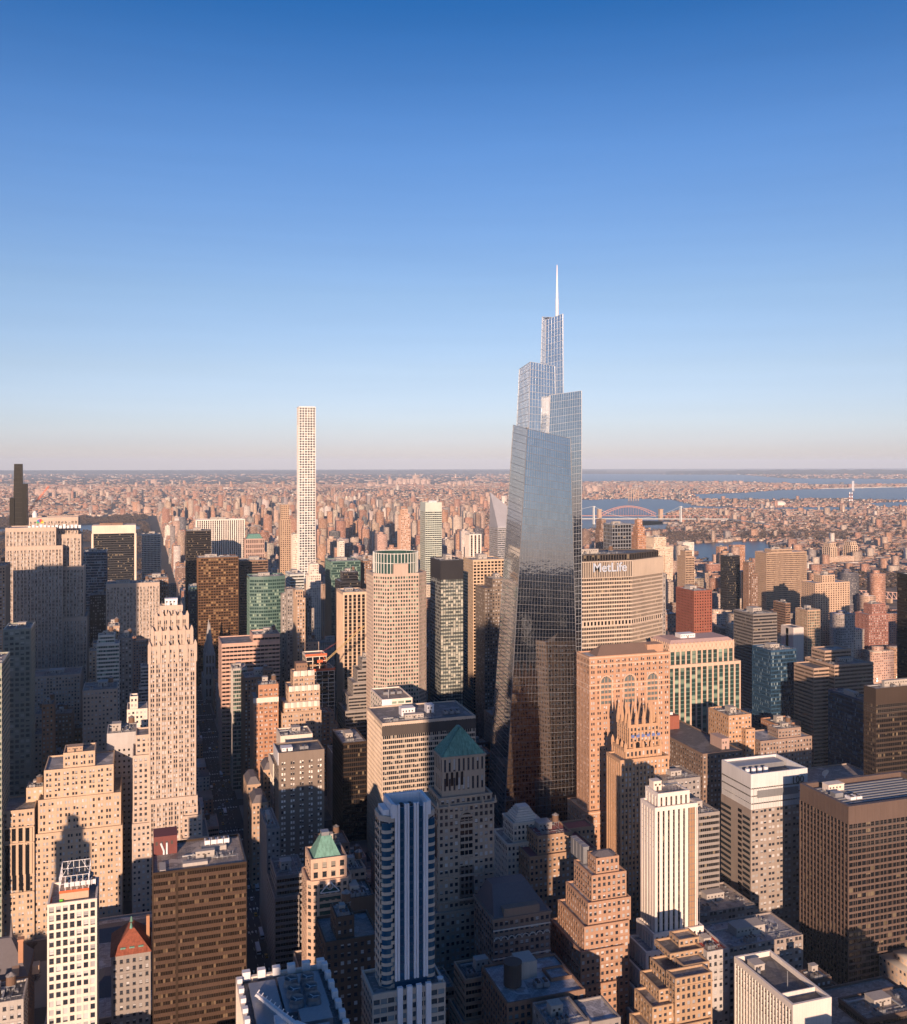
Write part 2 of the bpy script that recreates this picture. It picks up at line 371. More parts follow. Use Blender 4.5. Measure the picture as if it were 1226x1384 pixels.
def clutter(B, x0, x1, y0, y1, z, n=7, mat=None, tank=.4):
    w_, h = x1-x0, y1-y0
    if w_ < 7 or h < 7: return
    bx = x0+w_*R.uniform(.15, .45); by = y0+h*R.uniform(.3, .5)
    bulkhead(B, bx, bx+w_*R.uniform(.25, .4), by, by+h*R.uniform(.2, .35), z, R.uniform(3, 5.5), mat or CONC)
    if R.random() < .8: cooler(B, x0+w_*R.uniform(.12, .3), y0+h*.15, z, R.uniform(1.8, 2.6), R.randint(1, 3))
    if R.random() < tank: water_tank(B, x0+w_*R.uniform(.75, .85), y0+h*R.uniform(.3, .8), z)
    mb = MB()
    for _ in range(n+3):
        x = R.uniform(x0+1, x1-3); y = R.uniform(y0+1, y1-3); a, b, c = R.uniform(.6, 2), R.uniform(.6, 2), R.uniform(.5, 1.6)
        mb.box(x, x+a, y, y+b, z, z+c)
    for _ in range(max(3, int(w_*h/60))):
        x = R.uniform(x0+1, x1-2); y = R.uniform(y0+1, y1-2)
        if R.random() < .5: mb.cyl(x, y, z, z+R.uniform(.6, 1.6), R.uniform(.2, .6), n=7)
        else: mb.box(x, x+R.uniform(.5, 1.3), y, y+R.uniform(.5, 1.3), z, z+R.uniform(.3, 1.1))
    B.part('roof_vents', mb, STEEL)
    dk = MB(); ya = y0+h*R.uniform(.6, .8); xm = x0+w_*R.uniform(.4, .7); dk.box(x0+1.2, xm, ya, ya+.8, z+.3, z+1.0); dk.box(xm-.8, xm, y0+h*.2, ya, z+.3, z+1.0); dk.beam((x0+1, y0+h*.25, z+.35), (x1-1, y0+h*.27, z+.35), .14); dk.beam((x0+w_*.8, y0+1, z+.3), (x0+w_*.8, y1-1, z+.3), .12)
    B.part('roof_duct', dk, MATS.get('duct_metal') or flat('duct_metal', (.36, .37, .38), .45))
    rl = MB(); nx = int(w_/2.4)
    for i in range(nx+1): xx = x0+.4+(w_-.8)*i/max(1, nx); rl.beam((xx, y0+.4, z), (xx, y0+.4, z+2.0), .05)
    rl.beam((x0+.4, y0+.4, z+2.0), (x1-.4, y0+.4, z+2.0), .05); rl.beam((x0+.4, y0+.4, z+1.5), (x1-.4, y0+.4, z+1.5), .04); rl.beam((x0+.4, y0+.4, z+2.0), (x0+.4, y1-.4, z+2.0), .05)
    B.part('railing', rl, STEEL)
def hip(B, pts, z0, z1, inset, mat, name='pitched_roof', ridge=None):
    mb = MB(); top = offset(pts, -inset) if ridge is None else ridge
    mb.prism(pts, z0, z1, pts2=top); B.part(name, mb, mat); return top
# hero() : tiers are (px left, px right, y top, set-back from Y, depth, style) listed from the highest down
def hero(name, label, Y, D, tiers, st, cat='building', nwin=0, roof=None, clut=True, mat=None, tank=.3, fin=True, blank=(), par=1.0, group=None, wf=True):
    B = Building(name, label, cat, group); B.t = []
    rs = []
    for t in tiers:
        a, b, yt = t[:3]; dy = t[3] if len(t) > 3 and t[3] is not None else 0; dp = t[4] if len(t) > 4 and t[4] is not None else D-dy
        s_ = t[5] if len(t) > 5 and t[5] else st
        y0 = Y+dy; x0, x1 = XX(a, y0), XX(b, y0)
        if wf and a > 300 and Y >= 780 and DBL != D: x0 = min(XX(a, y0+dp), x1-8)
        rs.append((x0, x1, y0, y0+dp, ZZ(yt, (x0+x1)/2, y0), s_))
    for i, (x0, x1, y0, y1, z, s_) in enumerate(rs):
        zb = 0
        for (a0, a1, b0, b1, zz, _) in rs[i+1:]:
            if x0 >= a0-2.5 and x1 <= a1+2.5 and y0 >= b0-1.5 and zz < z: zb = zz-par-.07; break
        B.tier(rect(x0, x1, y0, y1), zb, z, s_, roof=roof, blank=blank, par=par)
        B.t.append((x0, x1, y0, y1, z))
    if clut:
        x0, x1, y0, y1, z = B.t[0]; clutter(B, x0, x1, y0, y1, z-par, mat=mat, tank=tank)
    B.nwin = nwin
    if fin: B.finish(nwin)
    return B
# ------------------------------------------------------------------ the ground and the water
def groundmat():
    k = NT('ground_city'); tc = k.N('TexCoord').outputs['Object']
    n1 = k.N('TexNoise', inp={0: tc, 2: .0006, 3: 6}).outputs[0]
    v1 = k.N('TexVoronoi', inp={0: tc, 2: .012}).outputs[1]
    n2 = k.N('TexNoise', inp={0: tc, 2: .02, 3: 4}).outputs[0]
    base = k.mix(k.N('ValToRGB', inp={0: n1}).outputs[0], (.085, .075, .065, 1), (.16, .13, .11, 1))
    sp = k.N('SeparateColor', inp={0: v1}).outputs
    c = k.mix(k.math('MULTIPLY', k.math('GREATER_THAN', sp[0], .72), .7), base, (.33, .25, .2, 1))
    c = k.mix(k.math('MULTIPLY', n2, .4), c, (.05, .05, .045, 1))
    k.link(c, 'Base Color'); k.b.inputs['Roughness'].default_value = .9
    return k.m
mb = MB(); mb.face([(-60000, -12000, 0), (70000, -12000, 0), (70000, 48000, 0), (-60000, 48000, 0)])
tag(mb.build('ground', groundmat()), kind='structure')
asph = wall('asphalt', (.07, .07, .074), var=.25, stain=0); pave = wall('pavement', (.23, .22, .21), var=.2, stain=0)
def watermat():
    k = NT('water'); tc = k.N('TexCoord').outputs['Object']
    k.b.inputs['Base Color'].default_value = (.012, .03, .055, 1); k.b.inputs['Roughness'].default_value = .3; k.b.inputs['Specular IOR Level'].default_value = .3
    nz = k.N('TexNoise', inp={0: tc, 2: .05, 3: 5}).outputs[0]
    k.link(k.N('Bump', inp={'Strength': .5, 'Distance': 3.0, 'Height': nz}).outputs[0], 'Normal'); return k.m
WM = watermat()
WATER = [  # shorelines read off the photograph, each laid on the ground at its real distance
 ('river', [(925,735),(1036,731),(1048,744),(1040,760),(985,768),(935,758)]), ('river', [(868,704),(906,705),(902,717),(866,716)]),
 ('river', [(780,676),(850,674),(905,675),(945,684),(1000,686.5),(1160,685),(1150,690),(1100,690.5),(1000,688),(925,688),(900,697),(896,709),(840,712),(820,716),(780,716)]),
 ('river', [(937,668),(1000,666.5),(1060,662),(1140,660.5),(1240,658),(1240,677),(1180,676),(1150,674),(1100,673),(1060,675),(1000,675.5),(945,674)]),
 ('bay', [(780,640.5),(1000,641.5),(1060,646.5),(1240,647.5),(1240,654),(1100,655),(1010,651),(930,650),(780,650.5)]),
 ('inlet', [(1172,680),(1240,677.5),(1240,685),(1190,686)]), ('canal', [(505,695),(530,693),(568,695),(572,703),(530,704),(505,702)]),
 ('reservoir', [(98,711),(150,708.5),(192,712),(188,719),(140,720.5),(100,719)]), ('lake', [(-10,716),(8,715),(9,720),(-10,722)])]
WP = []
for i, (nm, pl) in enumerate(WATER):
    q = [ground(*p) for p in pl]; WP.append(pl)
    mb = MB(); mb.face([(x, y, .6) for x, y in q][::-1]); tag(mb.build(nm, WM), kind='structure')
def inpoly(x, y, pl):
    c = False; n = len(pl)
    for i in range(n):
        (x1, y1), (x2, y2) = pl[i], pl[i-1]
        if (y1 > y) != (y2 > y) and x < (x2-x1)*(y-y1)/(y2-y1)+x1: c = not c
    return c
# distant wooded ridge along the horizon, and the park
hm = wall('far_woods', (.075, .07, .06), var=.5, stain=0)
def ridge(name, px0, px1, d0, d1, zh, seed):
    r = random.Random(seed); mb = MB(); n = 60; rows = []
    for j, (dq, zq) in enumerate(((d0, 0), ((d0*2+d1)/3, zh*.7), ((d0+d1)/2, zh), (d1, 0))):
        row = []
        for i in range(n+1):
            a = TH+math.atan((px0+(px1-px0)*i/n-CX)/F); k = dq/math.cos(a-TH)
            e = math.sin(math.pi*i/n)**.35
            row.append((k*math.sin(a), k*math.cos(a), zq*e*(.75+.5*r.random()) if zq else .2))
        rows.append(row)
    for a, b in zip(rows, rows[1:]):
        for i in range(n): mb.face([a[i], a[i+1], b[i+1], b[i]])
    tag(mb.build(name, hm), kind='structure')
ridge('hills', 900, 1400, 27000, 40000, 90, 1); ridge('hills', -300, 420, 30000, 42000, 50, 2); ridge('hills', 300, 820, 33000, 43000, 40, 3)
# avenues and streets: asphalt sheet with raised pavement blocks
AVE = [(-520, 30), (-235, 30), (75, 24), (230, 24), (391, 42), (545, 22), (690, 30), (900, 30), (1110, 30), (1290, 22)]
STR = [(40+80.5*(k-34), 30 if k in (34, 42, 57) else 18) for k in range(33, 111)]
mb = MB(); mb.box(-1100, 1330, -60, 6160, -.5, .02); tag(mb.build('road', asph), kind='structure')
mb = MB(); BLK = []
ax = [(-1100, -535)]+[(AVE[i][0]+AVE[i][1]/2, AVE[i+1][0]-AVE[i+1][1]/2) for i in range(len(AVE)-1)]+[(1301, 1390)]
for j in range(len(STR)-1):
    y0 = STR[j][0]+STR[j][1]/2; y1 = STR[j+1][0]-STR[j+1][1]/2
    for (x0, x1) in ax:
        BLK.append((x0, x1, y0, y1))
        if y0 < 3000: mb.box(x0, x1, y0, y1, -.3, .15, bot=False)
tag(mb.build('pavement', pave), kind='structure')
mb = MB(); lm = wall('road_paint', (.6, .6, .58), var=.1, stain=.0)
for xo in (-4.2, 0, 4.2):
    y = 300
    while y < 1900: mb.box(75+xo-.1, 75+xo+.1, y, y+4, .02, .024, bot=False); y += 11
for (sy, sw) in STR[5:24]:
    for side in (-1, 1):
        yy = sy+side*(sw/2+2.2)
        for q in range(9): mb.box(64.5+q*2.4, 65.7+q*2.4, yy-1.6, yy+1.6, .02, .024, bot=False)
tag(mb.build('road_markings', lm), kind='structure')
# ------------------------------------------------------------------ the buildings, nearest first
# white grid tower, bottom left
B = hero('office_tower', 'slim white gridded tower with an open steel cage on its roof', 480, 24, [(65, 130, 1218)], St(WHITE, 'stone', fh=3.9, bw=3.0, pf=.33, sf=.36, po=.35, so=.3, top=1.4), nwin=98, clut=False, fin=False, par=2.2)
x0, x1, y0, y1, z = B.t[0]; z -= 2.2; OR = flat('orange_paint', (.62, .12, .04))
m = MB(); m.box(x0+4.5, x1-3.5, y0+4, y1-2, z, z+5.5); B.part('bulkhead', m, TANM)
m = MB(); zt = z+5.5; xa, xb, ya, yb = x0+4.5, x1-3.5, y0+4, y1-2
for i in range(6):
    x = xa+(xb-xa)*i/5
    for y in (ya, yb): m.beam((x, y, zt), (x, y, zt+7), .16)
for i in range(1, 4):
    y = ya+(yb-ya)*i/4
    for x in (xa, xb): m.beam((x, y, zt), (x, y, zt+7), .16)
for zz in (zt+3.5, zt+7):
    m.beam((xa, ya, zz), (xb, ya, zz), .15); m.beam((xa, yb, zz), (xb, yb, zz), .15); m.beam((xa, ya, zz), (xa, yb, zz), .15); m.beam((xb, ya, zz), (xb, yb, zz), .15)
m.beam((xa, yb, zt), (xa+4, yb, zt+7), .12); m.beam((xb, yb, zt), (xb-4, yb, zt+7), .12)
B.part('steel_cage', m, WPAINT)
m = MB(); m.box(xa-.1, xb+.1, ya-.15, ya, zt-.8, zt+.4); m.box(x0+.6, x0+4, y0+1.0, y0+1.3, z, z+1.6); m.box(x0+.6, x0+.9, y0+1, y0+9, z, z+1.6); B.part('orange_netting', m, OR)
m = MB(); m.box(xa+.1, xa+1.6, ya-1.4, ya-.2, z, z+2.2); B.part('green_tarp', m, flat('green_tarp', (.12, .6, .05)))
for i in range(3): cooler(B, xa+3+i*4.6, ya+5, zt, 2.2, 2, WPAINT)
for i in range(2): cooler(B, xa+4+i*6, ya+11, zt, 2.6, 2, BLUEP)
B.finish(98)
# chateau-roofed house, bottom left corner
B = hero('apartment_house', 'brown stone house with a steep chateau roof and chimneys', 500, 26, [(-60, 38, 1326)], S_STONE(BROWN), nwin=60, clut=False, fin=False)
x0, x1, y0, y1, z = B.t[0]; xr = XX(20, 500)
hip(B, rect(x0, x1, y0, y1), z, z+14, 0, SLATE, ridge=rect(x0+8, xr-3, y0+12, y0+14))
m = MB(); m.cyl(xr-3, y0+13, z+12, z+24, 1.0, .05, 6); B.part('finial', m, SLATE)
m = MB(); m.box(xr+1, xr+3.2, y0+4, y0+7, z, z+15); m.box(xr+.7, xr+3.5, y0+3.7, y0+7.3, z+15, z+16); m.box(xr-20, xr-18, y0+4, y0+6, z, z+13); B.part('chimney', m, BRICK)
m = MB()
for i in range(4): m.prism([(x0+6+i*9, y0+.3), (x0+9+i*9, y0+.3), (x0+9+i*9, y0+5), (x0+6+i*9, y0+5)], z, z+4)
B.part('dormer', m, TAN); B.finish(60)
hero('apartment_house', 'low pale house with a dark parapet at the bottom left corner', 470, 18, [(-60, 31, 1357)], S_STONE(CONC), nwin=30)
# house with the red tiled hip roof
B = hero('apartment_house', 'narrow stone house with a red tiled pyramid roof and green finials', 500, 24, [(151, 203, 1289)], S_STONE(GREYB), nwin=70, clut=False, fin=False)
x0, x1, y0, y1, z = B.t[0]
mz = MB(); top = rect(x0+8.5, x1-7.5, y0+8, y0+16); mz.prism(offset(rect(x0, x1, y0, y1), .8), z, z+9, pts2=top); B.part('tiled_roof', mz, TERRA)
m = MB(); m.cyl(x0+9, y0+8.5, z+8.5, z+11.5, .9, .3, 8); m.cyl(x0+9, y0+15.5, z+8.5, z+11.5, .9, .3, 8); B.part('finial', m, COPPER)
m = MB()
for i in range(3): m.box(x0+4+i*4.2, x0+6.4+i*4.2, y0+1.2, y0+5, z+.5, z+2.8)
B.part('dormer', m, COPPER)
m = MB(); m.box(x1-1.8, x1-.2, y0+10, y0+12, z, z+13); B.part('chimney', m, BRICK); B.finish(70)
# library: long low stone palace
B = Building('library', 'long low stone library with a flat pale roof beside the park'); B.tier(rect(-48, 57, 548, 668), 0, 23, St(LIME, 'dark', fh=11, bw=7, pf=.5, sf=.25, po=.6, so=.4, top=3), roof=M_ROOF[3])
hip(B, rect(-30, 40, 570, 600), 22, 29, 10, SLATE); hip(B, rect(-40, 50, 635, 655), 22, 28, 7, SLATE)
m = MB(); m.box(-5, 15, 605, 630, 22, 27); B.part('skylight', m, STEEL); B.finish()
# brown glass office block
bz = sty(fh=3.6, bw=1.15, pf=.10, sf=.5, po=.12, so=.05, top=1.2, wall=BRONZE, span=wall('copper_panel', (.098, .062, .045), .4, metal=.2), glass=g('brown'))
B = hero('office_block', 'wide brown glass office block with a maroon plant room and coolers on its roof', 488, 38, [(207, 333, 1172)], bz, clut=False, fin=False, roof=M_ROOF[1])
x0, x1, y0, y1, z = B.t[0]; zr = z-1
bulkhead(B, x0+.6, x0+12, y1-14, y1-2, zr, 9, wall('maroon_panel', (.16, .05, .045), .6)); m = MB()
for i in range(2): m.beam((x0+4+i*3, y1-14.4, zr+6), (x0+5.5+i*1.5, y1-14.4, zr+2), .5, n=8); m.beam((x0+5.5+i*1.5, y1-14.4, zr+2), (x0+5.5+i*1.5, y1-14.4, zr+.2), .5, n=8)
B.part('exhaust_pipe', m, WPAINT)
for i in range(4): cooler(B, x0+27+i*3.2, y1-13, zr+2.2, 2.8, 1, WPAINT)
m = MB(); m.box(x0+14, x0+26, y0+5, y0+8, zr, zr+1.6); m.box(x0+24, x1-8, y1-17, y1-9, zr, zr+2.2); m.box(x0+3, x0+6, y0+2, y0+12, zr, zr+1); B.part('roof_duct', m, CONC)
clutter(B, x0+13, x1-3, y0+8, y0+20, zr, 6, tank=0)
m = MB(); m.box(x0+10.5, x0+11.7, y0-.3, y0, 0, z-1.5); B.part('wall', m, BRONZE)
B.finish()
# green pyramid on the salmon tower
B = Building('office_tower', 'salmon stone tower with a flat-topped green pyramid roof and white truss braces')
Y = 530; X0, X1 = XX(416, Y), XX(476, Y); z1 = ZZ(1188, (X0+X1)/2, Y); z2 = ZZ(1160, (X0+X1)/2, Y)
sal = wall('salmon_stone', (.52, .37, .28)); s1 = St(sal, 'office', fh=3.7, bw=3.2, pf=.42, sf=.5, po=.2, so=.15)
B.tier(chamfer(X0, X1, Y, Y+22, 2.5), 0, z1, s1); B.tier(rect(X0+2.2, X1-3, Y+1.5, Y+20), z1-1, z2, St(sal, 'office', fh=4.2, bw=5, pf=.5, sf=.4, po=.3, so=.2), roof=M_ROOF[2])
cx = (X0+X1)/2; a = rect(X0+4, X1-5.5, Y+3.5, Y+17.5); hip(B, a, z2-1, z2+9.5, 5.0, COPPER); m = MB(); m.box(cx-3.2, cx+1.2, Y+8.7, Y+13.6, z2+8.5, z2+11.5); B.part('roof_lantern', m, STEEL)
for k in range(3):
    m = MB(); zz = z1-7-k*26; c0, c1 = cx-5.6, cx+5.2
    m.beam((c0, Y-.7, zz), (cx-.2, Y-.7, zz+6), .35); m.beam((c1, Y-.7, zz), (cx-.2, Y-.7, zz+6), .35); m.beam((c0, Y-.7, zz), (c1, Y-.7, zz), .3)
    for q in range(12):
        t, t2 = q*math.pi/6, (q+1)*math.pi/6
        m.beam((cx-.2+1.6*math.cos(t), Y-.7, zz+3.2+1.6*math.sin(t)), (cx-.2+1.6*math.cos(t2), Y-.7, zz+3.2+1.6*math.sin(t2)), .22)
    B.part('truss_brace', m, WPAINT)
m = MB()
for k in range(14): zz = z1-5-k*4.1; m.box(cx-5.8, cx+5.4, Y-.32, Y-.02, zz-2.2, zz)
B.part('strip_window', m, g('green')); B.finish(90)
hero('office_block', 'plain salmon block standing behind the green pyramid tower', 562, 16, [(470, 494, 1175)], s1)
# roof with fans and the white boom at the bottom
B = hero('office_block', 'white crenellated block whose roof carries round fans and a white boom', 326, 56, [(345, 477, 1425)], St(WHITE, 'office', fh=3.8, bw=3.2, pf=.45, sf=.3, po=1.1, so=.2, top=1.5), clut=False, fin=False, roof=M_ROOF[0], par=1.4)
x0, x1, y0, y1, z = B.t[0]; zr = z-1.4
for i in range(8):
    yy = y0+3+i*7; m = MB(); m.box(x0-1.0, x0+.9, yy, yy+2.2, z-.6, z+1.6); B.part('battlement', m, WPAINT); m = MB(); m.box(x1-1.2, x1+1.0, yy, yy+2.6, z-.6, z+2.2); B.part('battlement', m, WPAINT)
for i in range(6): xx = x0+1.2+i*(x1-x0-4)/5; m = MB(); m.box(xx, xx+3.0, y1-1.6, y1+.9, z-.6, z+2.6); B.part('battlement', m, WPAINT)
m = MB(); m.box(x0+14, x1-3, y0+26, y1-4, zr, zr+1.6)
B.part('fan_platform', m, STEEL)
for i in range(2):
    for j in range(3):
        m = MB(); cx_, cy_ = x0+18.5+i*6.2, y0+30+j*7.2
        m.cyl(cx_, cy_, zr+1.6, zr+3.1, 2.9, 2.5, 20, top=False); m.cyl(cx_, cy_, zr+3.1, zr+4.6, 2.4, 2.6, 20, top=False); m.cyl(cx_, cy_, zr+2.4, zr+2.6, 2.3, n=16)
        bl_ = MB()
        for q in range(3): t = q*2.09; bl_.beam((cx_, cy_, zr+3.9), (cx_+2.3*math.cos(t), cy_+2.3*math.sin(t), zr+3.9), .16)
        B.part('fan', m, STEEL, [('blade', bl_, WPAINT)])
m = MB(); m.box(x0+3, x0+13, y0+20, y0+50, zr, zr+2.0); m.box(x0+6, x0+8, y0+38, y0+40, zr+2, zr+3); m.box(x0+18, x1-4, y0+15, y0+24, zr, zr+3.5); m.box(x0+14, x1-6, y0+2, y0+12, zr, zr+4); B.part('plant_room', m, STEEL)
B.finish()
m = MB(); p0 = (x0+5, y0+38, zr+3.6); p1 = (x0+15, y0+12, zr+5.2); p2 = (x0+22, y0+1, zr+6)
m.beam(p0, p1, .8, 1.1); m.beam(p1, p2, 1.5, 1.9)
for i in range(9):
    t = i/9; q = [p0[k]+(p1[k]-p0[k])*t for k in range(3)]; m.beam((q[0]-.9, q[1], q[2]-.5), (q[0]+.9, q[1]+.6, q[2]+1.4), .2)
m.box(x0+9, x0+13, y0+16, y0+22, zr+.0, zr+4.0)
tag(m.build('window_washing_rig', WPAINT, None, (x0+10, y0+20, zr)), 'white roof boom lying diagonally across the fan roof', 'roof rig')
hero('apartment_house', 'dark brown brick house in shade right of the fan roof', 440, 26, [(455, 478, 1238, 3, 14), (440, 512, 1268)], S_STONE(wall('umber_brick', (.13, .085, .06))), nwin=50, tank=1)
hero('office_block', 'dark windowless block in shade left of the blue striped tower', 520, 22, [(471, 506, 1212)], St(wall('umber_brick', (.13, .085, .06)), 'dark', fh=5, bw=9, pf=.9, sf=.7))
# white and blue striped tower
Y = 360; X0, X1 = XX(516, Y), XX(589, Y); B = Building('apartment_tower', 'tall tower of white piers and blue glass with curved bays, standing in shade')
zt = ZZ(1092, (X0+X1)/2, Y); zb = ZZ(1335, (X0+X1)/2, Y-4); cr = wall('cream_panel', (.48, .42, .36), .6); wp = wall('pale_pier', (.72, .73, .78), .5)
sb = St(cr, 'blue', fh=3.4, bw=3.0, pf=.12, sf=.40, po=.25, so=.3)
B.tier(chamfer(X0, X1, Y, Y+13, 3.0), zb-1, zt-2.5, sb, roof=M_ROOF[2]); B.tier(rect(XX(504, Y-4), XX(601, Y-4), Y-4, Y+14), 0, zb, sb, roof=M_ROOF[0])
m = MB(); m2 = MB(); wv = (X1-X0); c0, c1 = X0+wv*.23, X1-wv*.17
m2.box(c0, c1, Y-.55, Y-.3, 0, zt+.5)
n4 = 4
for i in range(n4):
    xx = c0+(c1-c0)*(i+.0)/(n4-.55)
    for za, zb_ in ((zb+2, zt-22 if False else zt+2.2),):
        m.box(xx, xx+.75, Y-1.5, Y-.3, za, zb_); m.box(xx+1.1, xx+1.85, Y-1.5, Y-.3, za, zb_); m.box(xx+.75, xx+1.1, Y-1.0, Y-.3, za, zb_-1)
    m.box(xx-.1, xx+1.95, Y-5.6, Y-4.2, 0, zb+1.5)
B.part('pier', m, wp); B.part('blue_window_band', m2, g('azure'))
m3 = MB()
zz = 4
while zz < zt-4: m3.box(c0, c1, Y-.7, Y-.56, zz, zz+1.1); zz += 3.4
B.part('spandrel', m3, BLUEP)
m = MB(); m.box(c0-1.4, c0, Y-1, Y+12, zt-3, zt+2.4); m.box(c1, c1+1.4, Y-1, Y+12, zt-3, zt+2.4); m.box(c0, c1, Y+10.5, Y+12, zt-3, zt+2.4); m.box(X0+1, c0-1.6, Y+2, Y+10, zt-4, zt-.5)
B.part('crown_wall', m, wp)
cooler(B, (c0+c1)/2-2, Y+6, zt-3.4, 3, 2); m = MB(); m.cyl(X1+1.5, Y-1, zb-1, zb+.5, .8, 1.3, 12); B.part('dish_antenna', m, WPAINT)
for sx in (X0+.2, X1-.2-4.5):
    gl = MB(); pts = [(sx+2.25+2.3*math.cos(t), Y+.9-1.45*math.sin(t)) for t in np.linspace(math.pi, 0, 8)]; gl.prism(pts, zb, zt-5); B.part('bay_window', gl, g('azure'))
    m = MB(); k = 0; zz = zb+1
    while zz < zt-6:
        pts = [(sx+2.25+2.4*math.cos(t), Y+.9-1.6*math.sin(t)) for t in np.linspace(math.pi, 0, 8)]; m.prism(pts, zz, zz+1.25); zz += 3.4
    B.part('bay_parapet', m, cr)
B.finish(90)
# tower with the tall green copper roof
Y = 530; X0, X1 = XX(593, Y), XX(667, Y); cx = (X0+X1)/2; B = Building('office_tower', 'tall stone tower under a steep green copper roof, standing in shade')
st_ = wall('tower_stone', (.40, .32, .25)); ss = St(st_, 'stone', fh=3.9, bw=3.1, pf=.42, sf=.48, po=.3, so=.2, top=1.6)
ze = ZZ(1022, cx, Y+2); z2 = ZZ(1075, cx, Y+1); z3 = ZZ(1086, cx, Y); D = 25
B.tier(rect(X0-3, X1+2.5, Y-3, Y+D+8), 0, 62, ss); B.tier(rect(X0, X1, Y, Y+D), 61, z3, dict(ss, cornice=1.3), roof=M_ROOF[0])
B.tier(rect(X0+1.2, X1-1, Y+1.4, Y+D-1.5), z3-1, z2, dict(ss, fh=4.5, cornice=.4), roof=M_ROOF[0]); B.tier(rect(X0+3.6, X1-4.2, Y+4, Y+D-5), z2-1, ze, dict(ss, fh=9, bw=3.0, sf=.35, pf=.55, cornice=.6))
xa, xb = X0+3.6, X1-4.2; hip(B, rect(xa-.4, xb+.4, Y+3.6, Y+D-4.6), ze-.2, ZZ(980, cx, Y+14), 0, COPPER, name='copper_roof', ridge=rect((xa+xb)/2-.6, (xa+xb)/2+.6, Y+10, Y+15))
m = MB()
for i in range(9):
    t = i/8; m.beam((xa-.4+(xb-xa+.8)*t, Y+3.6, ze-.1), ((xa+xb)/2-.6+1.2*t, Y+10, ZZ(980, cx, Y+14)), .14)
for i in range(9):
    t = i/8; m.beam((xa-.4, Y+3.6+(D-8.2)*t, ze-.1), ((xa+xb)/2-.6, Y+10+5*t, ZZ(980, cx, Y+14)), .14)
B.part('roof_seam', m, COPPER)
def arch(mb, x, y, z, w_, h):
    p = [(x-w_/2, y, z), (x+w_/2, y, z)]+[(x+w_/2*math.cos(t), y, z+h-w_/2+w_/2*math.sin(t)) for t in np.linspace(0, math.pi, 9)]; mb.face(p)
m = MB(); arch(m, cx, Y-.36, z3-31, 7.4, 26); B.part('arched_window', m, g('dark'))
m = MB()
for q in range(2): m.box(cx-3.7+2.3*(q+1)+.1, cx-3.7+2.3*(q+1)+.45, Y-.55, Y-.37, 20, z3-8)
for q in range(7): m.box(cx-3.7, cx+3.7, Y-.5, Y-.37, z3-31+3.9*q, z3-29.6+3.9*q)
tt = np.linspace(0, math.pi, 12)
for a, b in zip(tt, tt[1:]): m.beam((cx+4.1*math.cos(a), Y-.5, z3-8.7+4.1*math.sin(a)), (cx+4.1*math.cos(b), Y-.5, z3-8.7+4.1*math.sin(b)), .5)
B.part('arch_surround', m, st_)
m = MB(); m.box(cx-3.9, cx+3.9, Y-.42, Y-.34, 64, z3-36); B.part('window_strip', m, g('dark')); m = MB()
for q in range(4): m.box(cx-4.0+q*2.6-.3, cx-3.7+q*2.6+.3, Y-.75, Y-.42, 64, z3-36)
zz = 64
while zz < z3-37: m.box(cx-3.9, cx+3.9, Y-.55, Y-.43, zz, zz+1.5); zz += 3.9
B.part('mullion', m, wall('dark_stone_panel', (.17, .14, .12)))
for zc_ in (z3-42, 66): m = MB(); m.prism(offset(rect(X0, X1, Y, Y+D), 1.1), zc_, zc_+1.3); B.part('balcony_course', m, st_)
m = MB()
for xx in (X0-.8, X0+6, X1-7, X1+.8): m.cyl(xx, Y-1.0, z3-.2, z3+3.4, .9, .3, 6); m.cyl(xx, Y-1.0, z3-40.7, z3-38, .8, .3, 6)
B.part('stone_urn', m, st_)
for i in range(4):
    m = MB(); arch(m, XX(0, 1)*0+xa+2.6+i*3.05, Y+3.4, z2+5.5, 1.5, 8); B.part('arched_window', m, g('dark'))
for i in range(3):
    m = MB(); yy = Y+5+i*6.5; p = [(X0-.36, yy+2.2, z3-31), (X0-.36, yy-2.2, z3-31)]+[(X0-.36, yy-2.2*math.cos(t), z3-8+2.2*math.sin(t)) for t in np.linspace(0, math.pi, 9)]; m.face(p); B.part('arched_window', m, g('dark'))
B.finish(98)
# ribbon-windowed office block behind it
S_m = St(wall('tan_concrete', (.50, .41, .33)), 'office', fh=3.9, bw=1.6, pf=.13, sf=.36, po=.35, so=.22)
B = hero('office_block', 'broad pale office block with ribbon windows and a grey roof behind the green copper roof', 720, DB(517, 497, 720), [(517, 642, 972)], S_m, nwin=90, clut=False, fin=False, roof=M_ROOF[0])
x0, x1, y0, y1, z = B.t[0]; m = MB(); m.box(x0-.5, x1+.5, y0-.5, y0-.3, z-10, z-2.5); B.part('louvre_band', m, LOUV)
bulkhead(B, x0+20, x0+31, y0+18, y0+27, z-1, 6, WPAINT); bulkhead(B, x0+42, x0+48, y0+22, y0+29, z-1, 6, WPAINT)
for i in range(3): cooler(B, x0+55+i*5, y0+14, z-1, 3, 1)
clutter(B, x0+3, x1-26, y0+3, y0+18, z-1, 8, tank=0)
B.finish(90)
B = hero('office_block', 'pale block with a green glass band and roof fans, behind the broad office block', 775, 42, [(517, 557, 944)], St(WHITE, 'green', fh=4, bw=6, pf=.2, sf=.5), clut=False, fin=False, roof=M_ROOF[1])
x0, x1, y0, y1, z = B.t[0]
for i in range(3): cooler(B, x0+7+i*6, y0+20, z-1, 4, 1)
m = MB(); m.beam((x0+6, y0+4, z), (x0+6, y0+4, z+7), .15); m.box(x0-.6, x0+8, y0-.6, y0-.3, z-20, z); B.part('antenna', m, WPAINT); B.finish()
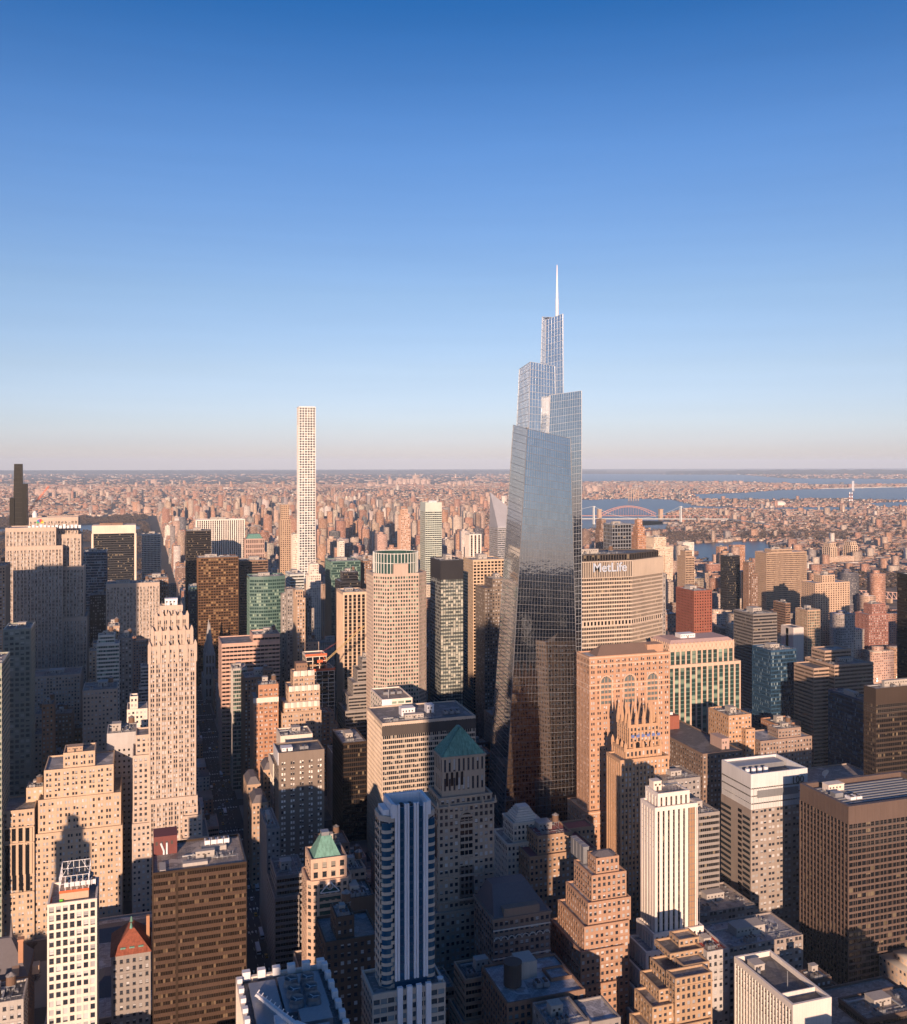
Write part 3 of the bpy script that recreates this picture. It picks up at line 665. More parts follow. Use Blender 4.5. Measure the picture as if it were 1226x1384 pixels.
# stepped white cap and its neighbours
B = hero('office_building', 'small pale building crowned by a stepped white pyramid, at the foot of the glass skyscraper', 575, 24, [(694, 731, 1110, 3, 18), (686, 740, 1137, 0, 26)], St(wall('ivory_stone', (.62, .56, .48)), 'stone', fh=3.8, bw=2.7, pf=.45, sf=.5, cornice=.5), clut=False, fin=False, nwin=60)
x0, x1, y0, y1, z = B.t[0]; m = MB(); q = rect(x0+1.5, x1-1.5, y0+1, y1-1)
for i in range(6): m.prism(q, z-.5+i*1.35, z+.75+i*1.35); q = offset(q, -.85)
B.part('stepped_roof', m, WHITE); B.finish(60)
hero('apartment_house', 'brown house with a reddish flat roof right of the stepped white cap', 560, 40, [(727, 773, 1127, 0, 26), (740, 803, 1120, 27, 14), (716, 806, 1152, -3, 45)], S_STONE(wall('brown_stone', (.36, .24, .16))), nwin=90, roof=wall('roof_red', (.30, .12, .11)), tank=1)
B = hero('apartment_house', 'broad house with a grey mansard roof and a band of white arches', 480, 30, [(667, 743, 1236)], St(wall('rust_stone', (.30, .21, .16)), 'stone', fh=3.8, bw=3.0, pf=.38, sf=.5, cornice=.7), nwin=98, clut=False, fin=False)
x0, x1, y0, y1, z = B.t[0]; hip(B, rect(x0+.5, x1-.5, y0+.5, y1-.5), z, z+12, 0, SLATE, ridge=rect(x0+4, x1-8, y0+13, y0+22)); m = MB(); m.box(x0+6, x1-6, y0-.1, y0+8, z, z+4.2); B.part('dormer', m, wall('rust_stone', (0, 0, 0)))
m = MB(); nA = 8; wA = (x1-x0)/nA
for i in range(nA):
    c = x0+wA*(i+.5); t = np.linspace(0, math.pi, 7)
    for a, b in zip(t, t[1:]): m.beam((c+wA*.45*math.cos(a), y0-.5, z-12+wA*.45*math.sin(a)), (c+wA*.45*math.cos(b), y0-.5, z-12+wA*.45*math.sin(b)), .28)
for zz in (z-6.8, z-22): m.box(x0-.3, x1+.3, y0-.55, y0-.3, zz, zz+.7)
B.part('arcade_trim', m, WHITE); B.finish(98)
# stepped brown apartment house with arched windows
BRS = wall('stepped_brick', (.38, .235, .16)); S_b = St(BRS, 'stone', fh=3.6, bw=2.8, pf=.46, sf=.5, po=.2, so=.15, top=1.4)
B = hero('apartment_tower', 'stepped brown brick tower with a low octagonal cap and pale coolers at its side', 470, 56, [(806, 836, 1158, 4, 10), (800, 846, 1180, 2, 22), (795, 852, 1216, 0, 28), (790, 850, 1248, -2, 34), (785, 843, 1282, -4, 40), (780, 834, 1330, -6, 46)], S_b, nwin=98, clut=False, fin=False)
x0, x1, y0, y1, z = B.t[0]; hip(B, chamfer(x0, x1, y0, y1, 3), z, z+2, 4, SLATE, name='cap_roof')
for i in range(4):
    m = MB(); m.box(x0-1.5, x0+1.9, y0+13+i*4.4, y0+16.4+i*4.4, z-8, z+1.0); m.box(x0-1.7, x0+2.1, y0+12.8+i*4.4, y0+16.6+i*4.4, z+1.0, z+1.4); B.part('cooling_unit', m, STEEL)
B.finish(98)
# rooftops at the bottom middle
B = hero('apartment_house', 'shaded flat-roofed house with a round dark tank and a tan stair tower', 405, 34, [(745, 772, 1320, 12, 10), (686, 790, 1346)], St(BROWN, 'blue', fh=3.6, bw=3, pf=.4, sf=.5), nwin=60, clut=False, fin=False, roof=M_ROOF[3])
x0, x1, y0, y1, z = B.t[1]; m = MB(); m.cyl(x0+8, y0+14, z, z+10, 4.2, 4.2, 20); m.cyl(x0+8, y0+14, z+10, z+10.6, 4.4, n=20); B.part('round_tank', m, LOUV); cooler(B, x0+19, y0+10, z-1, 3.2, 2)
m = MB(); m.box(x0+13, x0+22, y0+18, y0+28, z-1, z+7); B.part('bulkhead', m, CONC); B.finish(60)
hero('apartment_house', 'low dark house with a pale parapet at the bottom edge below the tank roof', 380, 20, [(745, 795, 1384), (800, 838, 1378, 2)], S_STONE(GREYB))
# white tower with wedding-cake steps
S_w = St(wall('white_stone', (.74, .67, .61)), 'dark', fh=3.5, bw=3.3, pf=.60, sf=.3, po=.6, so=.04, span=LOUV, top=2.2)
B = hero('office_tower', 'slender white tower with dark vertical window strips and stepped lower wings', 470, 34, [(890, 930, 1070, 2, 13), (886, 941, 1088, 0, 15), (884, 949, 1256, -2, DB(884, 862, 468)), (874, 948, 1280, -4, DB(874, 852, 466)), (868, 944, 1307, -6, DB(868, 844, 464)), (864, 938, 1334, -8, DB(864, 837, 462)), (858, 930, 1364, -10, DB(858, 829, 460))], S_w, nwin=98, clut=False, fin=False)
x0, x1, y0, y1, z = B.t[0]; bulkhead(B, x0+1, x0+6, y1-6, y1-1, z-1, 5, WHITE); m = MB()
for i in range(5): m.beam((x0+9+i*2, y0+4, z-1), (x0+9+i*2, y0+4, z+2), .12); m.beam((x0+9+i*2, y0+11, z-1), (x0+9+i*2, y0+11, z+2), .12)
m.beam((x0+8, y0+4, z+2), (x1-1, y0+4, z+2), .14); m.beam((x0+8, y0+11, z+2), (x1-1, y0+11, z+2), .14); m.beam((x0+9, y0+8, z+1), (x1-1, y0+10, z+1), .6, n=8); B.part('roof_frame', m, STEEL)
xo = XX(930, 470); m = MB(); m.box(xo, x1+2.6, 470-.95, 470-.75, ZZ(1275, xo, 470), z-9)
B.part('scaffold_net', m, wall('orange_net', (.36, .22, .13), .9)); m = MB(); zz = 30
while zz < z-10: m.box(xo-.1, x1+2.7, 468.8, 469.0, zz, zz+.18); zz += 3.5
for i in range(5): m.box(xo+i*1.6, xo+.12+i*1.6, 468.7, 468.82, 30, z-9)
B.part('scaffold', m, STEEL); B.finish(98)
# tan zigzag house in front of it
S_z = St(wall('zigzag_brick', (.40, .27, .17)), 'stone', fh=3.4, bw=2.7, pf=.46, sf=.5, po=.2, so=.15, top=1.0)
B = hero('apartment_house', 'tan brick house with many small setback terraces before the white tower', 400, 20, [(918, 944, 1268, 24, 9), (906, 950, 1285, 18, 15), (924, 958, 1302, 9, 10), (899, 953, 1308, 11, 14), (891, 952, 1332, 6, 18), (913, 962, 1318, 0, 8), (882, 956, 1354, 2, 17), (874, 962, 1386, -2, 16)], S_z, nwin=98, clut=False, tank=0)
hero('apartment_house', 'pale grey house with a red painted roof corner right of the zigzag house', 450, 24, [(956, 985, 1284)], S_STONE(wall('pale_stone', (.45, .43, .42))), nwin=40, roof=wall('red_paint', (.45, .07, .04)))
# grey tower numbered 100
Y = 560; B = Building('office_tower', 'grey office tower with a white crown bearing the number 100'); X0, X1 = XX(1015, Y), XX(1092, Y); gp = wall('taupe_panel', (.31, .262, .232), .7)
zt = ZZ(1047, X0, Y); zc = ZZ(1095, X0, Y); Dp = DB(1015, 975, Y)
s1 = St(gp, 'stone', fh=3.9, bw=6.5, pf=.30, sf=.56, mid=.1, po=.12, so=.1, top=.6)
B.tier(rect(X0, X1, Y, Y+Dp), 0, zc, s1, blank=(3,)); B.tier(rect(X0+.3, X1-.3, Y+.3, Y+Dp-.3), zc-.9, zt, St(wall('white_glass_panel', (.62, .62, .62), .35), 'office', fh=5, bw=2, pf=.1, sf=.9, top=9.5, po=.1, so=.1), roof=M_ROOF[0], par=6, capin=1)
m = MB(); m.box(X0+5, X1-8, Y-.35, Y-.1, zt-16.5, zt-11.5); B.part('louvre_band', m, STEEL)
cv = bpy.data.curves.new('number', 'FONT'); cv.body = '100'; cv.size = 7.0; cv.extrude = .2; tmp = bpy.data.objects.new('t', cv); C.objects.link(tmp)
bpy.context.view_layer.update(); me = bpy.data.meshes.new_from_object(tmp); bpy.data.objects.remove(tmp)
num = bpy.data.objects.new('sign_number', me); me.materials.clear(); me.materials.append(flat('dark_letter', (.05, .05, .055)))
for i in range(4):
    m = MB(); m.cyl(X0+7+i*5, Y+14, zt-5, zt-.8, 1.7, 1.6, 16); B.part('cooling_drum', m, WPAINT)
m = MB(); m.box(X0+3, X1-3, Y+22, Y+34, zt-6, zt-1.5); B.part('plant_room', m, STEEL)
m = MB(); zz = 20
while zz < zc-4: m.box(X0-.48, X0-.36, Y+10, Y+14, zz, zz+2.2); zz += 3.9
B.part('slit_window', m, g('dark'))
for (a, b) in ((0, 9), (Dp-13, Dp)):
    zz = 10; m = MB()
    while zz < zc-4: m.box(X0-.5, X0-.37, Y+a+.6, Y+b-.6, zz, zz+1.9); zz += 3.9
    B.part('window_strip', m, g('office'))
r_ = B.finish(98); C.objects.link(num); num.parent = r_; num.rotation_euler = (math.radians(90), 0, 0); num.location = (X1-14-r_.location.x, Y-.5-r_.location.y, zt-9.3)
hero('office_block', 'low grey wing with small roof houses between the white tower and the numbered tower', 520, 34, [(945, 1020, 1228)], s1, nwin=80, roof=M_ROOF[1]); hero('office_block', 'grey lower wing in shade at the foot of the numbered tower', 470, 30, [(985, 1085, 1272)], s1, nwin=60)
B = hero('office_block', 'long low grey roof with a white dish behind the numbered tower', 640, 30, [(1082, 1180, 1052)], s1, clut=False, fin=False); x0, x1, y0, y1, z = B.t[0]
m = MB(); m.cyl(x0+28, y0+6, z-1, z+1.5, .4); m.beam((x0+28, y0+5.4, z+3.5), (x0+28, y0+5.9, z+3.7), 3.2, 2.2, 18); B.part('dish_antenna', m, WPAINT); B.finish()
# brown office tower, bottom right
BRN = wall('brown_granite', (.125, .088, .073), .55); S_br = St(BRN, 'dark', fh=3.9, bw=3.25, pf=.10, sf=.33, po=.12, so=.25, top=11)
Y = 480; X0, X1 = XX(1147, Y), XX(1290, Y); Dp = DB(1147, 1082, Y); B = Building('office_tower', 'massive brown granite tower with square dark windows at the right edge')
zt = ZZ(1090, X0, Y); B.tier(rect(X0, X1, Y, Y+Dp), 0, zt, S_br, roof=M_ROOF[2], par=3, capin=2.2)
m = MB(); nW = 14
for i in range(nW+1): yy = Y+Dp*i/nW; m.box(X0-.62, X0-.2, yy-.42, yy+.42, 0, zt-11)
for i in range(int((X1-X0)/4.7)): m.box(X0+4.7*i-.12, X0+4.7*i+.12, Y-.36, Y-.2, 0, zt-.3)
for i in range(int(Dp/3.4)): m.box(X0-.36, X0-.2, Y+3.4*i-.12, Y+3.4*i+.12, zt-11, zt-.3)
B.part('pier', m, BRN)
bulkhead(B, X0+10, X0+22, Y+30, Y+36, zt-3, 5, WHITE); cooler(B, X0+15, Y+16, zt-3, 4, 2, WPAINT); m = MB()
for i in range(9): m.box(X0+5, X1-6, Y+5+i*4, Y+6.4+i*4, zt-3, zt-2.0)
m.box(X0+7, X0+13, Y+20, Y+25, zt-3, zt+.5); B.part('roof_vents', m, STEEL); B.finish(98)
# white ribbed block at the bottom right
wr = wall('white_rib', (.66, .61, .56), .6); Y = 380; X0, X1 = XX(1072, Y), XX(1121, Y); Dp = DB(1072, 995, Y); zt = ZZ(1357, X0, Y)
B = Building('office_block', 'white ribbed block with a blank end wall at the bottom right'); B.tier(rect(X0, X1, Y, Y+Dp), 0, zt, St(wr, 'dark', fh=3.6, bw=2.4, pf=.3, sf=.4, po=.7, so=.12, top=3), blank=(0,), roof=M_ROOF[2], par=2.5)
m = MB(); m.box(X0+1, X1-1, Y+9, Y+9.6, zt-2.5, zt); B.part('parapet', m, wr); bulkhead(B, X0+3, X0+9, Y+34, Y+40, zt-2.5, 3, CONC); m = MB(); m.beam((X0+9, Y+16, zt-2.5), (X0+9, Y+16, zt+6), .25); m.cyl(X0+4, Y+32, zt-2.5, zt-.5, 1); B.part('roof_vents', m, STEEL); B.finish(60)
hero('office_block', 'small brown block with a roof house beside the white ribbed block', 420, 30, [(1097, 1123, 1322, 6, 10), (1083, 1150, 1352)], S_STONE(BRN), roof=M_ROOF[1]); hero('office_block', 'low brown annexe with a pale roof panel at the bottom right corner', 385, 36, [(1172, 1260, 1368, 0, 20), (1122, 1260, 1378, 3)], S_RIB(BRN, 'dark'), roof=M_ROOF[1])
# ---- the row along the cross street on the left
S_sal = S_PAIR(LIME2)
B = hero('office_building', 'wide terraced limestone building with paired windows, left of the slender setback tower', 705, 44, [(86, 128, 1016, 6, 20), (60, 153, 1037, 2, 34), (52, 163, 1076, 0, 40), (0, 165, 1124, -2, 50), (-60, 46, 1098, -4, 30)], S_sal, nwin=98, clut=False, fin=False)
x0, x1, y0, y1, z = B.t[4]; m = MB()
for i in range(5):
    xx = XX(3+i*9.2, 700); m.box(xx, xx+1.6, 700.1, 700.9, 45, ZZ(1118, xx, 701))
for zz in (1118, 1140, 1207): zq = ZZ(zz, XX(20, 700), 700); m.box(x0, x1, 699.6, 700.2, zq-.9, zq)
B.part('pilaster', m, LIME2)
m = MB()
for i in range(4):
    for (a, b) in ((1120, 1138), (1143, 1205)): xx = XX(3+i*9.2, 700); m.box(xx+1.9, xx+4.3, 700.3, 700.6, ZZ(b, xx, 700), ZZ(a, xx, 700))
B.part('tall_window', m, g('dark'))
x0, x1, y0, y1, z = B.t[0]; bulkhead(B, x0+2, x0+12, y0+5, y0+12, z-1, 3, TAN); B.finish(98)
hero('office_building', 'terraced limestone wing with a small roof house at the left edge', 712, 30, [(36, 58, 1064, 6, 14), (-60, 36, 1100, 8, 26)], S_STONE(LIME2), tank=1)
hero('office_block', 'plain bluish grey slab with small square windows behind the terraced building', 742, 26, [(145, 184, 990)], St(wall('pale_grey_stone', (.42, .40, .39)), 'dark', fh=4.2, bw=3.6, pf=.6, sf=.6, top=12), roof=M_ROOF[1])
# slender setback tower
S_5 = St(LIME, 'stone', fh=3.35, bw=4.0, pf=.36, sf=.36, po=.5, so=.05, mid=.12, span=wall('dark_brick_panel', (.36, .285, .225)), top=3)
B = hero('setback_tower', 'slender tan limestone setback tower rising left of the avenue', 700, 32, [(217, 246, 818, 10, 10), (211, 253, 832, 7, 18), (206, 259, 852, 3, 24), (202, 264, 872, 0, 30), (203, 266, 1078, -2, 38)], S_5, nwin=98, clut=False, fin=False)
x0, x1, y0, y1, z = B.t[0]; bulkhead(B, x0+3, x1-3, y0+2, y0+8, z-1, 5, WPAINT); m = MB()
for i in range(6): m.beam((x0+1+i*2.6, y0+1, z), (x0+1+i*2.6, y0+1, z+3), .12)
B.part('roof_frame', m, STEEL)
for (a, b, c, d, zz) in B.t[1:4]:
    m = MB(); n = 5
    for i in range(n+1):
        xx = a+(b-a)*i/n; m.prism([(xx-1.1, c-1.0), (xx+1.1, c-1.0), (xx+1.1, c+.6), (xx-1.1, c+.6)], zz-12, zz+.6); m.prism([(xx-1.1, c-1.0), (xx+1.1, c-1.0), (xx+1.1, c+.6), (xx-1.1, c+.6)], zz+.6, zz+3.2, pts2=[(xx-.2, c-.4), (xx+.2, c-.4), (xx+.2, c), (xx-.2, c)])
    B.part('buttress_finial', m, LIME)
B.finish(98)
hero('office_building', 'narrow limestone wing with pairs of windows against the setback tower', 702, 30, [(184, 205, 993, 4, 20), (180, 214, 1020, -1, 30), (179, 215, 1112, -3, 34)], S_STONE(LIME), nwin=80, clut=False)
hero('office_building', 'stepped limestone base climbing to the right foot of the setback tower', 700, 30, [(250, 262, 1073, 2, 10), (249, 267, 1090, -3, 20), (248, 273, 1102, -6, 30), (246, 282, 1132, -9, 36)], S_STONE(LIME), nwin=50, clut=False)
hero('office_block', 'small white roof block on a low dark house left of the setback tower', 830, 24, [(176, 186, 941, 4, 10), (172, 199, 958)], S_STONE(WHITE), tank=1)
# textured glass tower and neighbours on the left edge
hero('apartment_tower', 'tower of staggered textured glass panels at the left edge', 850, 34, [(5, 41, 850)], St(wall('sage_panel', (.30, .31, .26), .4), 'pale', fh=4.2, bw=3.6, pf=.3, sf=.4, po=.4, so=.3), roof=M_ROOF[0])
hero('office_tower', 'grey green glass tower cut by the left edge', 690, 40, [(-60, 2, 898)], S_RIB(wall('sage_panel', (0, 0, 0)), 'green')); hero('office_tower', 'dark narrow slab in shade left of the wide limestone slab', 1150, 40, [(-40, 7, 765)], S_DECO(TAN))
# wide limestone slab with steps
S_ge = St(LIME, 'stone', fh=4.1, bw=3.9, pf=.42, sf=.42, po=.6, so=.08, mid=.1, top=5, span=wall('grey_panel', (.30, .27, .24)))
B = hero('limestone_slab', 'huge stepped limestone skyscraper with vertical window stripes at the left', 1270, 32, [(40, 105, 699, 22, 34), (8, 75, 713, 0, 40), (75, 109, 722, 14, 36), (8, 84, 738, -3, 44), (80, 113, 765, 8, 40), (40, 117, 835, 4, 50)], S_ge, clut=False, fin=False, roof=M_ROOF[3])
x0, x1, y0, y1, z = B.t[1]; m = MB()
for i in range(14): m.box(x0+24+i*4.4, x0+27+i*4.4, y0+4, y0+8, z-2, z+R.uniform(1, 3.5))
B.part('roof_vents', m, WPAINT)
x0, x1, y0, y1, z = B.t[0]; yy = y0-.9; em = MB(); cxp, zc = x0+12, z-7
for i, c in enumerate(((.8, .6, .05), (.75, .25, .03), (.6, .03, .04), (.25, .08, .35), (.03, .2, .6), (.05, .4, .1))):
    t = math.pi*(i+.5)/6; m = MB(); r0 = 4.6; d = .32
    m.face([(cxp, yy, zc), (cxp+r0*math.cos(t-d)*.8, yy, zc+r0*math.sin(t-d)), (cxp+r0*1.05*math.cos(t), yy, zc+r0*1.15*math.sin(t)), (cxp+r0*math.cos(t+d)*.8, yy, zc+r0*math.sin(t+d))][::-1]); B.part('sign_feather', m, flat('feather_%d' % i, c))
m = MB(); m.cyl(x0+5, y0+10, z-2, z+5, 3, 3, 12); m.cyl(x0+5, y0+10, z+5, z+8, 2.8, .6, 12); B.part('radome', m, WPAINT); B.finish()
hero('office_building', 'broad low limestone block in shade before the huge stepped skyscraper', 1090, 40, [(42, 108, 913)], S_DECO(LIME)); hero('office_building', 'narrow brick house with an ornate roof catching the sun at the left', 900, 20, [(57, 72, 952)], S_STONE(BRICK), tank=1)
hero('office_building', 'broad old hotel block with a sunlit left corner, before the curved green glass tower', 905, 34, [(112, 158, 932)], S_STONE(LIME), tank=1)
hero('office_tower', 'limestone slab with vertical stripes behind the setback tower', 1290, 34, [(144, 215, 788, 0, 30), (143, 197, 905, -8, 40)], S_ge, roof=M_ROOF[0]); hero('office_building', 'lower brown wing with a pale roof right of the striped limestone slab', 1330, 50, [(194, 227, 781)], S_DECO(BROWN), roof=M_ROOF[1])
B = hero('office_tower', 'curved green glass tower with a white roof house', 1000, 24, [(133, 155, 858, 6, 12), (131, 161, 870)], S_RIB(WHITE, 'green')); hero('office_tower', 'tan pinnacle building behind the green curved tower', 1040, 24, [(146, 161, 846)], S_DECO(TAN)); hero('office_building', 'dark blue slab in shade left of the slender setback tower', 1020, 30, [(160, 178, 862)], S_DECO(GREYB))
S_sw = St(BLACK, 'dark', fh=4, bw=2.4, pf=.12, sf=.4, po=.1, so=.14, top=14)
B = hero('office_tower', 'black office slab framed in white with a broad white top band', 1800, 40, [(126, 182, 711)], S_sw, clut=False, fin=False); x0, x1, y0, y1, z = B.t[0]; m = MB(); m.box(x0-2, x1+2, y0-2.5, y1+1, z-13, z+1.5); m.box(x1-.5, x1+3, y0-2.5, y1+1, 0, z-13); m.box(x0-3, x0+.5, y0-2.5, y1+1, 0, z-13); B.part('white_frame', m, wall('travertine', (.68, .58, .48))); bulkhead(B, x0+10, x1-20, y0+10, y1-10, z+1.5, 3, BROWN); B.finish()
hero('office_tower', 'blue glass tower with a pale crown panel before the black office slab', 1500, 40, [(113, 144, 746)], S_CURT(BLUEP, 'blue', STEEL)); hero('office_tower', 'dark ribbed slab in shade below the blue glass tower', 1350, 30, [(122, 146, 804)], S_DECO(BLACK))
hero('office_tower', 'white gridded slab standing at the edge of the park', 1950, 30, [(192, 217, 722)], S_GRID(WHITE, 'dark')); hero('office_tower', 'dark bronze glass tower right of the avenue gap', 1800, 40, [(252, 285, 717)], S_CURT(wall('bronze_dark', (.05, .04, .035), .35, metal=.3), 'dark')); hero('office_tower', 'broad white tower of unbroken vertical stripes', 1990, 34, [(266, 330, 702)], St(wall('white_marble', (.72, .66, .60)), 'dark', fh=4, bw=4.2, pf=.46, sf=.1, po=1.2, so=.05, top=2), roof=M_ROOF[3])
hero('office_tower', 'brown glass tower with golden window panes above the church spires', 1430, 34, [(268, 322, 753)], St(wall('bronze_panel', (.14, .075, .04), .4, metal=.4), 'bronze', fh=3.9, bw=3.6, pf=.16, sf=.36, po=.35, so=.1), roof=M_ROOF[0])
hero('office_tower', 'dark brown slab in shade right of the golden brown tower', 1500, 40, [(321, 362, 757)], S_CURT(BROWN, 'dark')); hero('office_building', 'dark teal block at the foot of the bronze glass tower', 1620, 30, [(256, 272, 792)], S_CURT(BLUEP, 'green'))
B = hero('office_tower', 'pink granite tower with a green roof and tall slot windows', 1850, 30, [(330, 357, 728)], St(PINK, 'dark', fh=9, bw=4, pf=.5, sf=.3, po=.6, so=.05), clut=False, fin=False); x0, x1, y0, y1, z = B.t[0]; hip(B, rect(x0+2, x1-2, y0+2, y1-2), z-1, z+8, 5, COPPER); B.finish()
# cathedral spires
B = Building('cathedral', 'grey stone cathedral with a pair of tall pointed spires'); g_ = wall('cathedral_stone', (.36, .35, .35)); X, Y = XX(285, 1340), 1340
B.tier(rect(X-9, X+60, Y, Y+40), 0, 30, St(g_, 'dark', fh=12, bw=6, pf=.6, sf=.3, po=1, so=.2)); hip(B, rect(X+8, X+60, Y+6, Y+34), 29, 44, 13.5, SLATE)
for yy in (Y+5, Y+33):
    B.tier(rect(X-7, X+5, yy-6, yy+6), 0, 62, St(g_, 'dark', fh=14, bw=4, pf=.5, sf=.3, po=.8, so=.2)); m = MB(); m.cyl(X-1, yy, 62, 104, 5.6, .15, 8)
    for a in (-5, 5):
        for b in (-5, 5): m.cyl(X-1+a, yy+b, 61, 71, 1.2, .05, 6)
    B.part('spire', m, g_)
B.finish()
hero('office_block', 'pink building with broad horizontal window bands beside the avenue', 1010, 44, [(338, 378, 857, 3, 30), (300, 378, 868)], St(wall('pink_band', (.52, .34, .27)), 'dark', fh=4.1, bw=4, pf=.08, sf=.52, po=.1, so=.4, top=3.5), roof=M_ROOF[0])
# green glass tower with a bowed top
Y = 1150; X0, X1 = XX(338, Y), XX(386, Y); B = Building('office_tower', 'dark green glass tower with a bowed front'); zt = ZZ(780, X0, Y); n = 8
arc = [(X0+(X1-X0)*i/n, Y+5-5*math.sin(math.pi*i/n)) for i in range(n+1)]+[(X1, Y+34), (X0, Y+34)]
B.tier(arc, 0, zt, St(GREENP, 'green', fh=4.0, bw=2.2, pf=.10, sf=.4, po=.15, so=.08, top=4), roof=M_ROOF[2]); clutter(B, X0+4, X1-4, Y+8, Y+30, zt-1, 6); B.finish()
hero('office_tower', 'pale banded tower with dark corner steps right of the bowed green tower', 1210, 40, [(386, 411, 776)], S_RIB(wall('pale_band', (.48, .50, .48)), 'dark')); hero('office_building', 'dark slender slab in shade before the pale banded tower', 1120, 20, [(380, 397, 802, 12), (392, 398, 796)], S_DECO(GREYB)); hero('apartment_tower', 'narrow tan tower with a stepped crown catching the sun', 1060, 24, [(399, 409, 797, 2, 14), (397, 412, 808)], S_DECO(TAN))
B = hero('office_tower', 'tan tower with an ornate pale crown right of the pencil-thin white skyscraper', 1400, 24, [(417, 430, 762, 4, 14), (414, 433, 776)], S_DECO(WHITE)); hero('office_building', 'older stepped tower with a small blue dome in shade', 1210, 24, [(415, 420, 806, 6, 8), (412, 424, 822)], S_DECO(GREYB))
# pencil-thin white skyscraper
B = hero('pencil_skyscraper', 'pencil-thin white gridded skyscraper standing alone against the horizon', 1880, DB(405, 402, 1880), [(404.5, 426.3, 549.5)], St(wall('white_concrete', (.72, .71, .68), .6), 'office', fh=5.0, bw=4.9, pf=.27, sf=.30, po=.4, so=.38, top=2.0), clut=False, fin=False, roof=M_ROOF[3]); B.finish(90)
B = hero('apartment_tower', 'tall tan tower with a square arched crown left of the pencil-thin skyscraper', 1960, 26, [(378, 391, 682, 2, 20), (376.5, 393, 702)], St(TAN, 'dark', fh=4, bw=4, pf=.5, sf=.5)); hero('apartment_tower', 'narrow cream tower against the left side of the pencil-thin skyscraper', 1900, 24, [(394, 402, 722)], S_DECO(WHITE))
hero('office_block', 'low green glass building behind the tan pier-striped tower', 1480, 50, [(440, 487, 758)], S_CURT(GREENP, 'green')); hero('office_block', 'dark terraced building stepping up behind the tan pier-striped tower', 1300, 40, [(460, 484, 773, 6, 20), (453, 487, 786)], S_RIB(BLACK, 'dark')); hero('office_block', 'brown block with a cluttered roof beside the green glass building', 1520, 40, [(484, 502, 758)], S_STONE(BROWN), tank=1)
hero('office_tower', 'tan tower of bright vertical piers and dark strips', 1060, 36, [(456, 494, 800)], St(wall('golden_pier', (.56, .42, .31)), 'dark', fh=4, bw=4.6, pf=.36, sf=.12, po=.9, so=.06, top=3)); hero('office_building', 'brown side wing against the tan pier-striped tower', 1082, 30, [(494, 507, 800)], S_STONE(BROWN))
# terraced grey ziggurat and construction tower
hero('office_block', 'grey ziggurat building whose banded terraces step down to the left', 980, 40, [(484, 503, 891, 12, 20), (477, 503, 905, 9, 24), (470, 503, 922, 6, 28), (463, 503, 940, 3, 32), (457, 503, 960)], S_RIB(GREYB, 'dark'))
B = hero('unfinished_tower', 'unfinished tower of bare floors wrapped in orange netting and white tarps', 1000, 30, [(409, 441, 885, 4, 22), (405, 452, 905)], St(WHITE, 'dark', fh=4, bw=7, pf=.1, sf=.14, po=.1, so=.3), clut=False, fin=False)
m = MB()
for (a, b, c, d, z) in B.t:
    for i in range(14):
        zz = z-4-4*R.randint(0, 9); xx = R.uniform(a, b-6); m.box(xx, xx+R.uniform(3, 8), c-.6, c-.45, zz, zz+2.2)
B.part('orange_netting', m, wall('orange_net', (.5, .24, .11))); m = MB()
for (a, b, c, d, z) in B.t: m.box(a-.7, b+.7, c-.7, c-.5, z-1.5, z+1)
B.part('orange_rail', m, flat('orange_paint', (.6, .12, .04))); B.finish()
x0, x1, y0, y1, z = B.t[0]; bx, by = XX(441, 1000), 1004; zb = ZZ(893, bx, by); E = (XX(489, 1000), 990, ZZ(846, XX(489, 1000), 990))
cr_ = empty('tower_crane', (bx, by, 0), 'orange and white luffing crane rising from the unfinished tower', 'crane'); m = MB()
def truss(m, a, b, w_, n, r):
    a, b = Vector(a), Vector(b); d = (b-a).normalized(); u = d.cross(Vector((0, 1, 0))).normalized()*w_; v = d.cross(u).normalized()*w_
    cs = [u+v, u-v, -u-v, -u+v]
    for c in cs: m.beam(a+c*.5, b+c*.5, r)
    for i in range(n):
        p, q = a+(b-a)*i/n, a+(b-a)*(i+1)/n
        for k in range(4): m.beam(p+cs[k]*.5, q+cs[(k+1) % 4]*.5, r*.7)
truss(m, (bx, by, 0), (bx, by, zb), 2.2, 30, .22); m.build('mast', OR, cr_, (bx, by, 0)); m = MB(); truss(m, (bx, by-1, zb), E, 1.3, 18, .16); m.build('boom', wall('crane_yellow', (.45, .33, .16)), cr_, (bx, by, 0))
m = MB(); m.beam((bx, by, zb), (bx-5, by, zb+9), .4); m.beam((bx-5, by, zb+9), E, .1); m.box(bx-9, bx-3, by-1.5, by+1.5, zb-1.5, zb+1.5); m.build('counterweight', OR, cr_, (bx, by, 0))
